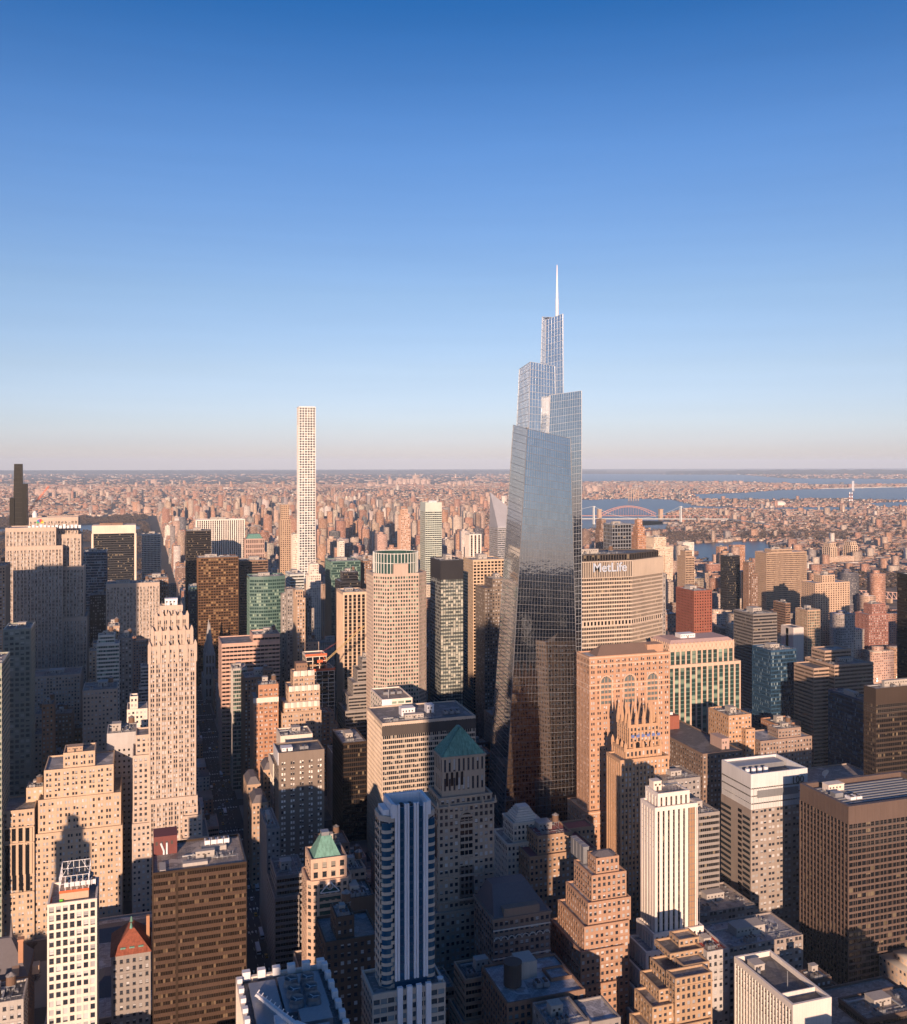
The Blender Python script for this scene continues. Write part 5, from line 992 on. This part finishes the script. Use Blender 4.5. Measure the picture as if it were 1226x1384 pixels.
# ---- bridges
BRM = wall('bridge_red', (.40, .20, .16), .6); GRN = wall('bridge_grey', (.40, .42, .42), .6)
def P3(px, y, d): u = (px-CX)*d/F; return Vector((d*SI+u*CO, d*CO-u*SI, H-(y-YH)*d/F))
D0 = 5500; br = empty('arch_bridge', tuple(P3(850, 701, D0)), 'long red steel arch bridge across the distant river', 'bridge'); oo = tuple(P3(850, 701, D0)); m = MB(); n = 22; L, Rr = P3(812, 697, D0), P3(887, 697, D0)
def ap(t, k): p = L+(Rr-L)*t; p.z = 12+(58*math.sin(math.pi*t)**.9+k*(6+14*(1-math.sin(math.pi*t)))) ; return p
for i in range(n):
    a, b = i/n, (i+1)/n; m.beam(ap(a, 0), ap(b, 0), 2.0); m.beam(ap(a, 1), ap(b, 1), 2.0); m.beam(ap(a, 0), ap(b, 1), 1.1); m.beam(ap(a, 0), ap(a, 1), 1.1)
    q = ap(a, 0); 
    if q.z > 20: m.beam(q, Vector((q.x, q.y, 18)), 1.0)
m.build('arch', BRM, br, oo); m = MB(); m.beam(P3(786, 697, D0), P3(990, 697, D0+200), 3.2); m.build('deck', BRM, br, oo); m = MB()
for px in (810, 893):
    p = P3(px, 700, D0); m.box(p.x-10, p.x+10, p.y-10, p.y+10, 0, 54); m.box(p.x-12, p.x+12, p.y-12, p.y+12, 54, 58)
m.build('stone_pylon', TAN, br, oo); m = MB()
for i in range(16): p = P3(900+i*6, 700, D0); m.box(p.x-4, p.x+4, p.y-4, p.y+4, 0, 16)
m.build('pier', BRM, br, oo)
D1 = 5050; oo = tuple(P3(801, 707, D1)); br = empty('suspension_bridge', oo, 'pale grey suspension bridge in front of the red arch bridge', 'bridge'); zd = P3(801, 701, D1).z; tz = P3(801, 684, D1).z
for px in (802.5, 920):
    m = MB(); p = P3(px, 706, D1)
    for s_ in (-5, 5): m.beam((p.x, p.y+s_, 0), (p.x, p.y+s_, tz), 4.2, 3.2)
    m.box(p.x-5, p.x+5, p.y-8, p.y+8, tz-5, tz); m.box(p.x-5, p.x+5, p.y-8, p.y+8, 0, 6); m.build('bridge_tower', wall('bridge_tower_grey', (.55, .58, .58)), br, oo)
m = MB(); m.beam(P3(740, 701, D1), P3(985, 701.5, D1), 3.5); m.beam(P3(985, 701.5, D1), P3(1040, 709, D1-500), 3.5); m.build('deck', GRN, br, oo); m = MB()
for (a, b) in ((802.5, 920), (700, 802.5), (920, 960)):
    A, Bq = P3(a, 706, D1), P3(b, 706, D1); 
    for i in range(12):
        f = lambda t: zd+2+(tz-zd-2)*(2*t-1)**2 if a == 802.5 else zd+(tz-zd)*(t if a < 802 else 1-t)**1.5
        p, q = A+(Bq-A)*i/12, A+(Bq-A)*(i+1)/12; p.z = f(i/12); q.z = f((i+1)/12); m.beam(p, q, .9)
m.build('cable', GRN, br, oo)
for i, q in enumerate(('leftmost', 'second from left', 'middle one', 'second from right', 'rightmost')):
    p = P3(850+i*3.2, 690, 8200); m = MB(); m.cyl(p.x, p.y, 0, 98, 4.2, 3.4, 10)
    tag(m.build('chimney', TAN, None, tuple(p)), q+' of the pale chimney stacks in a row behind the red arch bridge', 'chimney', 'pale chimney stacks behind the arch bridge')
for (px, y0_, y1_, dist, lab) in ((1153, 650, 662, 11200, 'thin white suspension bridge tower standing in the far bay'),):
    p = P3(px, y1_, dist); br = empty('suspension_bridge', tuple(p), lab, 'bridge'); m = MB()
    for s_ in (-9, 9): m.beam((p.x+s_, p.y, 0), (p.x+s_, p.y, P3(px, y0_, dist).z), 6, 5)
    m.build('bridge_tower', WPAINT, br, tuple(p)); m = MB(); m.beam(P3(1110, 660.5, dist), P3(1260, 657, dist), 4); m.build('deck', GRN, br, tuple(p))
D2 = 2200; oo = tuple(P3(1180, 815, D2)); br = empty('truss_bridge', oo, 'pink lit truss bridge approach at the right edge of the city', 'bridge'); m = MB(); n = 14
for s_ in (0, 12):
    for i in range(n):
        a, b = P3(1146+i*6, 797+i*.35, D2+s_), P3(1152+i*6, 797+(i+1)*.35, D2+s_); c, e = a-Vector((0, 0, 15)), b-Vector((0, 0, 15))
        for q in ((a, b), (c, e), (a, c), (a, e)): m.beam(q[0], q[1], .8)
m.build('truss', wall('bridge_pink', (.55, .36, .30)), br, oo); m = MB()
for i in range(5): p = P3(1150+i*18, 800, D2); m.box(p.x-3, p.x+3, p.y-3, p.y+10, 0, p.z-15)
m.build('pier', TAN, br, oo)
p = P3(1054, 690, 7200); m = MB(); m.cyl(p.x, p.y, 0, 14, 46, 46, 24, top=False)
for i in range(6): a0, a1 = i*math.pi/12, (i+1)*math.pi/12; m.cyl(p.x, p.y, 14+26*math.sin(a0), 14+26*math.sin(a1), 46*math.cos(a0), max(.1, 46*math.cos(a1)), 24, top=False)
tag(m.build('domed_hall', WHITE, None, (p.x, p.y, 0)), 'pale domed hall on the far river shore', 'hall')
br = empty('chimney', tuple(P3(1150, 690, 7800)), 'red and white striped twin chimneys on the far shore', 'chimney'); oo = tuple(br.location)
for q in (0, 3.2):
    p = P3(1148.5+q, 690, 7800)
    for i in range(6): m = MB(); m.cyl(p.x, p.y, i*14, i*14+14, 6.5-.3*i, 6.2-.3*i, 10); m.build('chimney_band', WPAINT if i % 2 else RED, br, oo)
# ---- the observation tower we stand on: it throws the long shadow across the nearer blocks
B = Building('observation_tower', 'tall limestone tower behind the viewpoint that shades the blocks ahead'); B.tier(rect(-66, 8, -60, -4), 60, 300, S_DECO(LIME)); B.tier(rect(-78, 22, -66, 20), 0, 60, S_DECO(LIME)); B.tier(rect(-98, -68, -56, -8), 60, 225, S_DECO(LIME)); B.tier(rect(-54, -2, -52, -9), 299, 317, S_DECO(LIME)); B.tier(rect(-42, -14, -42, -16), 316, 372, S_DECO(STEEL)); m = MB(); m.cyl(-28, -29, 370, 382, 6, 4, 16); m.cyl(-28, -29, 382, 443, 2.5, .8, 10); B.part('mast', m, STEEL); B.finish()  # the lower left wing is added to widen the shadow
hero('office_tower', 'slender stepped tower with a pointed crown outside the left edge', 450, 18, [(-306, -290, 1243, 4, 8), (-316, -280, 1270, 2, 12), (-328, -268, 1308)], S_STONE(BROWN), clut=False)
for (qx, qy, qz, ql) in ((578, 545, 205, 'unseen stone tower added for its shade beyond the right edge, nearer one'), (690, 600, 200, 'unseen stone tower added for its shade beyond the right edge, farther one')):  # unseen towers added so their shade falls on the right-hand blocks
    B = Building('office_tower', ql); B.tier(rect(qx, qx+75, qy, qy+34), 0, qz, S_STONE(TAN)); B.finish()
hero('office_tower', 'tall glass tower outside the left edge of the view', 705, 60, [(-560, -330, 648)], S_CURT(BLUEP, 'blue'), clut=False)
hero('office_tower', 'sloping white tower outside the left edge, beside the park garden', 700, 45, [(-300, -70, 850)], S_CURT(WHITE, 'dark'), clut=False)
# ------------------------------------------------------------------ lesser buildings on the blocks
def hits(x0, x1, y0, y1, pad=1.5):
    for (a, b, c, d, z) in FOOT:
        if x0 < b+pad and x1 > a-pad and y0 < d+pad and y1 > c-pad: return True
    return False
CITY = cityattr('city_masonry')
PAL = [((.42, .24, .155), 'orange brick'), ((.36, .19, .13), 'red brown brick'), ((.46, .345, .26), 'tan stone'), ((.50, .41, .33), 'pale stone'), ((.62, .55, .48), 'white brick'), ((.24, .16, .12), 'dark brown brick'), ((.30, .26, .24), 'grey stone'), ((.48, .33, .25), 'pinkish stone'), ((.12, .12, .13), 'dark glass')]
PW = [20, 15, 20, 15, 8, 8, 7, 14, 3]
def capy(px, Y):
    if Y < 450: return 1400
    if Y < 560: return 1290
    if Y < 760: return 1130 if px < 900 else 1110
    if Y < 1050: return 965
    if Y < 1500: return 868 if px < 700 else 830
    if Y < 2000: return 790 if px < 700 else 775
    if Y < 2600: return 728
    return -9999
class City:
    def __init__(s): s.v = []; s.f = []; s.uv = []; s.c = []
    def box(s, x0, x1, y0, y1, z0, z1, col, rcol=None):
        i = len(s.v); s.v += [(x0, y0, z0), (x1, y0, z0), (x1, y1, z0), (x0, y1, z0), (x0, y0, z1), (x1, y0, z1), (x1, y1, z1), (x0, y1, z1)]
        u = R.randint(0, 300)*3.2; h = z1-z0
        for (a, b, L) in ((0, 1, x1-x0), (1, 2, y1-y0), (2, 3, x1-x0), (3, 0, y1-y0)):
            s.f.append((i+a, i+b, i+b+4, i+a+4)); s.uv += [(u, .02), (u+L, .02), (u+L, .02+h), (u, .02+h)]; s.c += [col]*4
        s.f.append((i+4, i+5, i+6, i+7)); s.uv += [(0, 0)]*4; s.c += [rcol or col]*4
    def build(s, name, org=(0, 0, 0), parent=None):
        me = bpy.data.meshes.new(name); n = len(s.v)
        V = np.array(s.v, dtype=np.float32)-np.array(org, dtype=np.float32)
        me.vertices.add(n); me.vertices.foreach_set('co', V.ravel()); m = len(s.f)
        me.loops.add(m*4); me.loops.foreach_set('vertex_index', np.array(s.f, dtype=np.int32).ravel()); me.polygons.add(m)
        me.polygons.foreach_set('loop_start', np.arange(m, dtype=np.int32)*4); me.polygons.foreach_set('loop_total', np.full(m, 4, dtype=np.int32)); me.update(calc_edges=True)
        l = me.uv_layers.new(name='UVMap'); l.data.foreach_set('uv', np.array(s.uv, dtype=np.float32).ravel())
        a = me.color_attributes.new('Col', 'FLOAT_COLOR', 'CORNER'); cc = np.ones((m*4, 4), dtype=np.float32); cc[:, :3] = np.array(s.c); a.data.foreach_set('color', cc.ravel())
        me.materials.append(CITY); o = bpy.data.objects.new(name, me); C.objects.link(o)
        if parent: o.parent = parent
        else: o.location = org
        return o
def jit(c, a=.12): k = 1+R.uniform(-a, a); return tuple(max(.02, q*k*(1+R.uniform(-.04, .04))) for q in c)
LOTS = []
for (bx0, bx1, by0, by1) in BLK:
    if by0 > 6100 or by0 < 240: continue
    if by0 > 2045 and bx0 < 55: continue                     # the park
    cxm = (bx0+bx1)/2
    if bx0 < 60 and 500 < by0 < 660: continue                 # library and its garden
    for row in range(2):
        x = bx0+2; ya, yb = (by0+1, (by0+by1)/2-1) if row == 0 else ((by0+by1)/2+1, by1-1)
        while x < bx1-10:
            lim_ = 999
            if by0 < 900: wd = R.uniform(13, 30); h = R.choice((18, 24, 32, 42, 55, 68))*R.uniform(.8, 1.15)
            elif by0 < 2045: wd = R.uniform(18, 42); h = R.choice((20, 28, 40, 55, 75, 95, 115))*R.uniform(.8, 1.15)
            else:
                wd = R.uniform(14, 34); edge = (90 <= bx0 < 110 and x < bx0+30) or (bx0 > 215 and bx0 < 260 and x > bx1-35) or (bx0 > 400 and bx0 < 430 and x < bx0+35)
                h = R.uniform(42, 62) if edge else (R.uniform(14, 26) if R.random() < .66 else (R.uniform(35, 60) if R.random() < .6 else R.uniform(70, 125)))
            x1 = min(x+wd, bx1-1)
            if x1-x < 8: break
            if bx1 == 63 and x1 > 30 and 700 < by0 < 1700: h = min(h, 24)
            if bx0 == 87 and x < 105 and 640 < by0 < 1500: h = min(h, 46)
            X, Y = (x+x1)/2, ya; px = PX(X, Y); d = dd(X, Y)
            if -120 < px < 1350 or by0 < 400:
                h = min(h, H-(capy(px, Y)-YH)*d/F) if d > 0 else h
                if h > 8: LOTS.append((x, x1-R.choice((.2, .2, 1.5)), ya, yb-R.uniform(0, 8), h, px, d))
            x = x1+.2
LOTS = [l for l in LOTS if not hits(l[0], l[1], l[2], l[3])]
def score(l):
    x0, x1, y0, y1, h, px, d = l; top = PY((x0+x1)/2, y0, h)
    if not (-20 < px < 1246) or top > 1384: return -1
    return (x1-x0)*h/d/d
order = sorted(range(len(LOTS)), key=lambda i: -score(LOTS[i])); NEAR = set(i for i in order[:290] if score(LOTS[i]) > 0)
FILL = []; RR = City()
roofc = [(.20, .19, .19), (.12, .12, .125), (.34, .30, .27), (.42, .42, .43), (.25, .2, .17)]
walls_near = [(LIME, 'limestone'), (TAN, 'tan brick'), (BRICK, 'orange brick'), (BROWN, 'brown brick'), (WHITE, 'white brick'), (GREYB, 'grey brick'), (PINK, 'pink stone'), (CONC, 'concrete')]
for i, (x0, x1, y0, y1, h, px, d) in enumerate(LOTS):
    (col, cn) = R.choices(PAL, PW)[0]; col = jit(col); rc = jit(R.choice(roofc))
    if i in NEAR:
        kind = 'apartment_house' if h < 60 else 'office_building'
        if d < 1150:
            wm, cn = R.choices(walls_near, (20, 18, 10, 14, 6, 12, 8, 6))[0]; sf = R.choice((S_STONE, S_STONE, S_PAIR, S_DECO, S_RIB)); st = sf(wm); B = Building(kind, None, 'building', 'lesser buildings of the city blocks')
            if h > 30 and R.random() < .6:
                hs = h*R.uniform(.6, .85); B.tier(rect(x0, x1, y0, y1), 0, hs, st); q = 1.5+R.random()*3; B.tier(rect(x0+q, x1-q, y0+q, y1-q), hs-1, h, st)
            else: B.tier(rect(x0, x1, y0, y1), 0, h, st)
            clutter(B, x0+3, x1-3, y0+3, y1-3, h-1, 3, tank=.5); FOOT.pop(); o = B.finish()
        else:
            m = City(); m.box(x0, x1, y0, y1, 0, h, col, rc); o = empty(kind, ((x0+x1)/2, (y0+y1)/2, 0), None, 'building', 'lesser buildings of the city blocks'); oo = tuple(o.location)
            m.build('wall', oo, o); t = City(); a, b = (x1-x0), (y1-y0); t.box(x0+a*.3, x1-a*.3, y0+b*.3, y1-b*.2, h, h+R.uniform(2.5, 6), jit(col), rc); t.build('bulkhead', oo, o)
            e = City(); e.box(x0-.4, x1+.4, y0-.4, y0-.1, h-1.5, h+.6, jit(col, .3)); e.build('cornice', oo, o)
        FILL.append((o, px, d, h, cn, x1-x0))
    else:
        RR.box(x0, x1, y0, y1, 0, h, col, rc); a, b = (x1-x0), (y1-y0)
        if R.random() < .8: RR.box(x0+a*.2, x0+a*R.uniform(.4, .7), y0+b*.3, y1-b*.2, h, h+R.uniform(2.5, 7), jit(col), rc)
        if h > 60 and R.random() < .4: RR.box(x0-5, x1+5, y0-4, y1+3, 0, h*.4, jit(col), rc)
tag(RR.build('city_blocks'), 'many small brick and stone buildings filling the blocks towards the park', 'buildings', kind='stuff')
# the far city: upper Manhattan, the Bronx and Queens
FAR = City(); rr = random.Random(11)
def wet(px, y):
    return any(inpoly(px, y, p) for p in WP)
def sy_(): return rr.random()
n = 0
while n < 78000:
    y = 641+ (rr.random()**1.35)*150; px = rr.uniform(-60, 1290)
    X, Y = ground(px, y)
    if X < 1300 and Y < 6160 and X > -1100: continue
    if X < 1420 and X >= 1300 and Y < 3000: continue
    if -760 < X < 60 and Y < 6160: continue
    if wet(px, y): continue
    n += 1
    if px < 640 and y < 655 and rr.random() < .9: continue
    if px > 640 and y < 653 and rr.random() < .75: continue
    if px > 1000 and 676 > y > 664 and rr.random() < .3: continue
    d = dd(X, Y); lim = 1 if d < 9000 else 1.6
    big = rr.random(); green = .5+.5*math.sin(X*.0011+2)*math.sin(Y*.0009+1)
    if rr.random() < green*.6: continue
    if d < 12000:                                   # keep to a street grid turned a little from the avenues
        a_ = .35 if X > 1500 else 0; gx, gy = X*math.cos(a_)+Y*math.sin(a_), -X*math.sin(a_)+Y*math.cos(a_)
        if gx % 210 < 34 or gy % 74 < 20: continue
    if d < 12000: w_ = rr.uniform(8, 34); l_ = rr.uniform(9, 26); h = rr.uniform(6, 13)
    else: w_ = rr.uniform(25, 90); l_ = rr.uniform(20, 60); h = rr.uniform(6, 14)
    if big > .982 and px < 800: h = rr.uniform(35, 70); w_ = rr.uniform(18, 45); l_ = 18
    elif big > .985: h = rr.uniform(25, 50)
    elif big > .94: w_ *= 3; h = rr.uniform(8, 13)
    col, _ = rr.choices(PAL, (26, 22, 14, 7, 3, 6, 5, 18, 1))[0]
    k = rr.uniform(.8, 1.2); col = tuple(q*k for q in col); rcol = rr.choice(((.22, .18, .16), (.28, .22, .19), (.36, .31, .28), (.16, .14, .14), (.26, .18, .15), (.27, .21, .19)))
    an = 0
    FAR.box(X-w_/2, X+w_/2, Y-l_/2, Y+l_/2, 0, h, col, rcol)
tag(FAR.build('distant_city'), 'endless low pinkish city spreading to the horizon', 'distant city', kind='stuff')
# clusters of far towers seen against the horizon
HZ = City(); rr = random.Random(3)
for (pa, pb, y, k, hh) in ((525, 580, 654, 26, 90), (600, 640, 655, 14, 60), (560, 566, 654, 3, 150), (500, 525, 657, 7, 50), (790, 806, 664, 8, 70), (80, 110, 668, 6, 70), (50, 75, 670, 6, 80), (205, 212, 655, 2, 120), (620, 632, 656, 3, 60)):
    for _ in range(k): X, Y = ground(rr.uniform(pa, pb), y+rr.uniform(-1, 1)); q = rr.uniform(25, 45); HZ.box(X-q, X+q, Y-20, Y+20, 0, hh*rr.uniform(.5, 1), (.50, .36, .29))
tag(HZ.build('distant_towers'), 'clusters of pink housing towers near the horizon', 'distant towers', kind='stuff')
SO = City(); rr = random.Random(5)
for i in range(14000):
    Y = -80-rr.random()**1.4*11500; X = 300-.35*Y+rr.uniform(-1, 1)*(900-.35*Y); w_ = rr.uniform(14, 36); h = rr.choice((20, 30, 45, 60, 80, 110))*rr.uniform(.7, 1.2)
    if abs(X) < 110 and Y > -130: continue
    if Y > -420 and h > 60: h = 55
    if Y < -3500: w_ *= 2.2; h = min(h, 60)
    SO.box(X-w_/2, X+w_/2, Y-16, Y+14, 0, h, (.09, .075, .065), (.06, .06, .06))
tag(SO.build('southern_blocks'), 'city blocks behind the viewpoint, seen only in the glass', 'buildings', kind='stuff')
# ------------------------------------------------------------------ trees
TW = flat('bare_twigs', (.085, .065, .055), .9); BK = flat('bark', (.10, .08, .065), .9); TW2 = wall('winter_wood', (.10, .075, .062), .95, .5, 0)
def park():
    rr = random.Random(9); V = []; Fc = []
    def tree(X, Y, s):
        for _ in range(9):
            c = Vector((X+rr.gauss(0, s*.42), Y+rr.gauss(0, s*.42), s*(.75+rr.random()*.75))); r_ = s*rr.uniform(.28, .5); i = len(V)
            for k in range(4): V.append((c.x+rr.uniform(-r_, r_), c.y+rr.uniform(-r_, r_), c.z+rr.uniform(-r_, r_)*.7))
            Fc.extend([(i, i+1, i+2), (i, i+2, i+3), (i, i+3, i+1)])
    n = 0
    while n < 9500:
        X, Y = rr.uniform(-760, 40), 2060+rr.random()*4080; px, yy = PX(X, Y), PY(X, Y, 0)
        n += 1
        if not -60 < px < 260 or wet(px, yy): continue
        if math.sin(X*.011+1)*math.sin(Y*.006) > .62: continue
        tree(X, Y, rr.uniform(7, 11))
    for (pa, pb, ya, yb, k) in ((945, 1040, 744, 762, 300), (900, 960, 720, 738, 250), (1130, 1226, 776, 800, 300), (640, 700, 700, 712, 120), (1000, 1150, 722, 731, 260), (800, 1226, 700, 730, 900), (400, 780, 660, 720, 1500), (0, 420, 650, 690, 900), (800, 1226, 690, 760, 900), (960, 1226, 676, 683, 250)):
        for _ in range(k):
            px, yy = rr.uniform(pa, pb), rr.uniform(ya, yb)
            if not wet(px, yy): X, Y = ground(px, yy); tree(X, Y, rr.uniform(8, 13)*(1+max(0, Y-6000)/9000))
    me = bpy.data.meshes.new('park_wood'); me.from_pydata(V, [], Fc); me.materials.append(TW2); o = bpy.data.objects.new('park_wood', me); C.objects.link(o)
    tag(o, 'bare brown winter woods filling the park and the river banks', 'woods', kind='stuff')
park()
def make_tree(seed):
    rr = random.Random(seed); t = MB(); tw = []
    def grow(p, d, L, r_, lv):
        q = p+d*L; t.beam(p, q, r_, r_*.62, 5)
        if lv == 0: tw.append(q); return
        for _ in range(3): nd = (d+Vector((rr.uniform(-.8, .8), rr.uniform(-.8, .8), rr.uniform(-.05, .5)))).normalized(); grow(q, nd, L*rr.uniform(.62, .8), r_*.6, lv-1)
    grow(Vector((0, 0, 0)), Vector((0, 0, 1)), 4.2, .34, 4); c = MB()
    for q in tw:
        for _ in range(5):
            a = q+Vector([rr.gauss(0, .7) for _ in range(3)]); b = a+Vector([rr.gauss(0, .8) for _ in range(3)]); e = a+Vector((.18, .1, .12)); c.face([a, b, e])
    return t, c
tr = empty('tree', (0, 0, 0), 'bare winter tree in the shaded park garden at the left edge', 'tree', 'bare trees in the park garden'); t, c = make_tree(4); to = t.build('trunk', BK, tr); cr = c.build('crown', TW, tr)
rr = random.Random(2); first = True; k = 0
for i in range(5):
    for j in range(7):
        x, y = -66-i*13+rr.uniform(-2, 2), 560+j*17+rr.uniform(-3, 3); s = rr.uniform(1.0, 1.35)
        if first: r_ = tr; first = False
        else:
            r_ = tr.copy(); C.objects.link(r_)
            for ch in (to, cr): q = ch.copy(); C.objects.link(q); q.parent = r_
        r_.location = (x, y, 0); r_.scale = (s, s, s); r_.rotation_euler = (0, 0, rr.uniform(0, 6.28))
# ------------------------------------------------------------------ traffic on the avenue
def vehicle(kind, label, L, W_, Hh, body, cabin, cat, bus=False):
    o = empty(kind, (0, 0, 0), label, cat); m = MB()
    if bus: m.prism([(-W_/2, -L/2), (W_/2, -L/2), (W_/2, L/2), (-W_/2, L/2)], .4, Hh)
    else:
        m.prism([(-W_/2, -L/2), (W_/2, -L/2), (W_/2, L/2), (-W_/2, L/2)], .35, .95, pts2=[(-W_/2*.96, -L/2*.98), (W_/2*.96, -L/2*.98), (W_/2*.96, L/2*.98), (-W_/2*.96, L/2*.98)])
        m.prism([(-W_/2*.8, -L*.26), (W_/2*.8, -L*.26), (W_/2*.8, L*.12), (-W_/2*.8, L*.12)], Hh-.06, Hh)
    m.build('body', body, o); c = MB()
    if bus: c.box(-W_/2-.02, W_/2+.02, -L/2-.02, L/2+.02, Hh*.5, Hh*.78)
    else: c.prism([(-W_/2*.92, -L*.36), (W_/2*.92, -L*.36), (W_/2*.92, L*.24), (-W_/2*.92, L*.24)], .95, Hh-.06, pts2=[(-W_/2*.8, -L*.26), (W_/2*.8, -L*.26), (W_/2*.8, L*.12), (-W_/2*.8, L*.12)])
    c.build('window', cabin, o)
    for a in (-1, 1):
        for b in (-1, 1):
            w_ = MB(); x = a*W_/2*.92; w_.beam((x-.12*a, b*L*.31, .36), (x+.08*a, b*L*.31, .36), .36, .36, 12); w_.build('wheel', BLACK, o)
    return o
CG = glass('car_glass', dark=(.02, .02, .025), p=0, blind=False, metal=0)
protos = [vehicle('taxi', 'yellow taxi', 4.8, 1.9, 1.5, flat('taxi_yellow', (.55, .30, .02), .35), CG, 'taxi'), vehicle('car', 'black car', 4.7, 1.85, 1.45, flat('car_black', (.02, .02, .022), .3), CG, 'car'), vehicle('car', 'white car', 4.7, 1.85, 1.5, flat('car_white', (.7, .7, .7), .35), CG, 'car'),
          vehicle('van', 'white van', 6.4, 2.2, 2.9, flat('car_white', (0, 0, 0)), CG, 'van', True), vehicle('bus', 'long white and blue bus', 12.2, 2.6, 3.1, flat('bus_white', (.62, .66, .72), .4), CG, 'bus', True)]
slots = [(-9.2, 700, 4), (-6, 742, 4), (-6, 770, 3), (-2.6, 765, 3), (-2, 900, 4), (-6, 915, 2), (3, 1010, 4), (6.8, 1030, 2), (-9, 1150, 4), (7.8, 735, 4), (7.5, 812, 2), (2.6, 660, 4), (-2, 640, 4)]; rr = random.Random(21)
for lane in (-9.2, -6, -2.2, 2.2, 6, 9.4):
    y = 600+rr.uniform(0, 20)
    while y < 1750:
        if rr.random() < .42 and not any(abs(lane-a) < 2.5 and abs(y-b) < 14 for a, b, _ in slots): slots.append((lane, y, rr.choices((0, 1, 2, 3), (4, 4, 3, 1))[0]))
        y += rr.uniform(9, 26)
cnt = {}; used = set()
slots.sort(key=lambda s: s[1])
for (lx, y, k) in slots:
    p = protos[k]
    if k in used:
        r_ = p.copy(); C.objects.link(r_)
        for ch in list(p.children): q = ch.copy(); C.objects.link(q); q.parent = r_
    else: r_ = p; used.add(k)
    r_.location = (75+lx, y, .02); cnt.setdefault(k, []).append((r_, lx, y))
NUM = ['nearest', 'second nearest', 'third nearest', 'fourth nearest', 'fifth nearest', 'sixth nearest', 'seventh nearest', 'eighth nearest', 'ninth nearest', 'tenth nearest']+['%dth nearest' % i for i in range(11, 140)]
BASE = ['yellow taxi', 'black car', 'white car', 'white van', 'long white and blue bus']; PLU = ['taxis', 'black cars', 'white cars', 'white vans', 'buses']
for k, L in cnt.items():
    for i, (o, lx, y) in enumerate(L): o['label'] = '%s on the shaded avenue, %s of all the %s' % (BASE[k], NUM[i], PLU[k]); o['group'] = PLU[k]+' driving along the avenue'
# ------------------------------------------------------------------ labels for the lesser buildings: look, then the place beside a landmark
LM = [(o, PX(o.location.x, o.location.y), dd(o.location.x, o.location.y)) for o in bpy.data.objects if o.parent is None and o.get('label') and o.get('category') in ('building', 'skyscraper')]
SHORT = [(233, 675, 'the slender setback tower'), (270, 474, 'the brown glass office block'), (100, 445, 'the roof-cage tower'), (110, 680, 'the terraced limestone building'), (446, 535, 'the green pyramid tower'), (548, 370, 'the blue and white striped tower'), (628, 556, 'the copper-roofed tower'), (578, 720, 'the broad grey-roofed block'), (725, 770, 'the glass skyscraper'), (850, 920, 'the octagonal sign slab'), (850, 740, 'the rose brick tower'), (950, 900, 'the lattice-crowned tower'), (1050, 660, 'the grey tower numbered 100'), (1180, 590, 'the brown granite tower'), (915, 540, 'the stepped white tower'), (543, 950, 'the glass-crowned octagon'), (55, 1190, 'the huge limestone skyscraper'), (415, 1860, 'the pencil-thin white skyscraper'), (360, 1130, 'the bowed green glass tower'), (295, 1400, 'the golden brown glass tower'), (404, 850, 'the scalloped-crown tower'), (407, 710, 'the dark taupe brick block'), (475, 1060, 'the tan pier-striped tower'), (298, 1980, 'the broad white striped tower'), (582, 1950, 'the pale green masted tower'), (1056, 1600, 'the broad tan slab'), (1116, 1400, 'the tan twin tower'), (950, 1210, 'the dark red brick tower'), (1180, 1270, 'the wine red striped tower'), (1148, 940, 'the curving banded building'), (835, 1800, 'the patterned glass tower'), (890, 1950, 'the cream hospital'), (180, 1290, 'the striped limestone slab'), (155, 1750, 'the white-framed black slab')]
seen = {}
for (o, px, d, h, cn, wd) in FILL:
    b = min(SHORT, key=lambda s: abs(s[0]-px)/60+abs(math.log(s[1]/d))*2.5); dx = px-b[0]
    pos = 'left of' if dx < -14 else ('right of' if dx > 14 else ('in front of' if d < b[1] else 'behind'))
    sz = 'low' if h < 24 else ('mid-height' if h < 48 else ('tall' if h < 80 else 'very tall')); key = '%s %s building %s %s' % (sz, cn, pos, b[2]); seen.setdefault(key, []).append((o, px, d))
ORD = ['nearest', 'second nearest', 'third nearest', 'fourth nearest', 'fifth nearest', 'sixth nearest', 'seventh nearest', 'eighth nearest', 'ninth nearest', 'tenth nearest']
for k, L in seen.items():
    L.sort(key=lambda t: t[2])
    for i, t in enumerate(L): t[0]['label'] = k if len(L) == 1 else k+', '+(ORD[i] if i < 10 else '%dth nearest' % (i+1))
# ------------------------------------------------------------------ haze
bpy.ops.mesh.primitive_cube_add(size=1, location=(0, 18000, 254)); hz = bpy.context.object; hz.name = 'haze'; hz.scale = (104000, 59000, 510)
hz['kind'] = 'stuff'; k = bpy.data.materials.new('haze_air'); k.use_nodes = True; k.node_tree.nodes.clear()
vo = k.node_tree.nodes.new('ShaderNodeVolumePrincipled'); ou = k.node_tree.nodes.new('ShaderNodeOutputMaterial'); vo.inputs['Color'].default_value = (.60, .76, 1, 1); vo.inputs['Density'].default_value = 2.2e-5; vo.inputs['Anisotropy'].default_value = -.2
k.node_tree.links.new(vo.outputs[0], ou.inputs['Volume']); hz.data.materials.append(k)
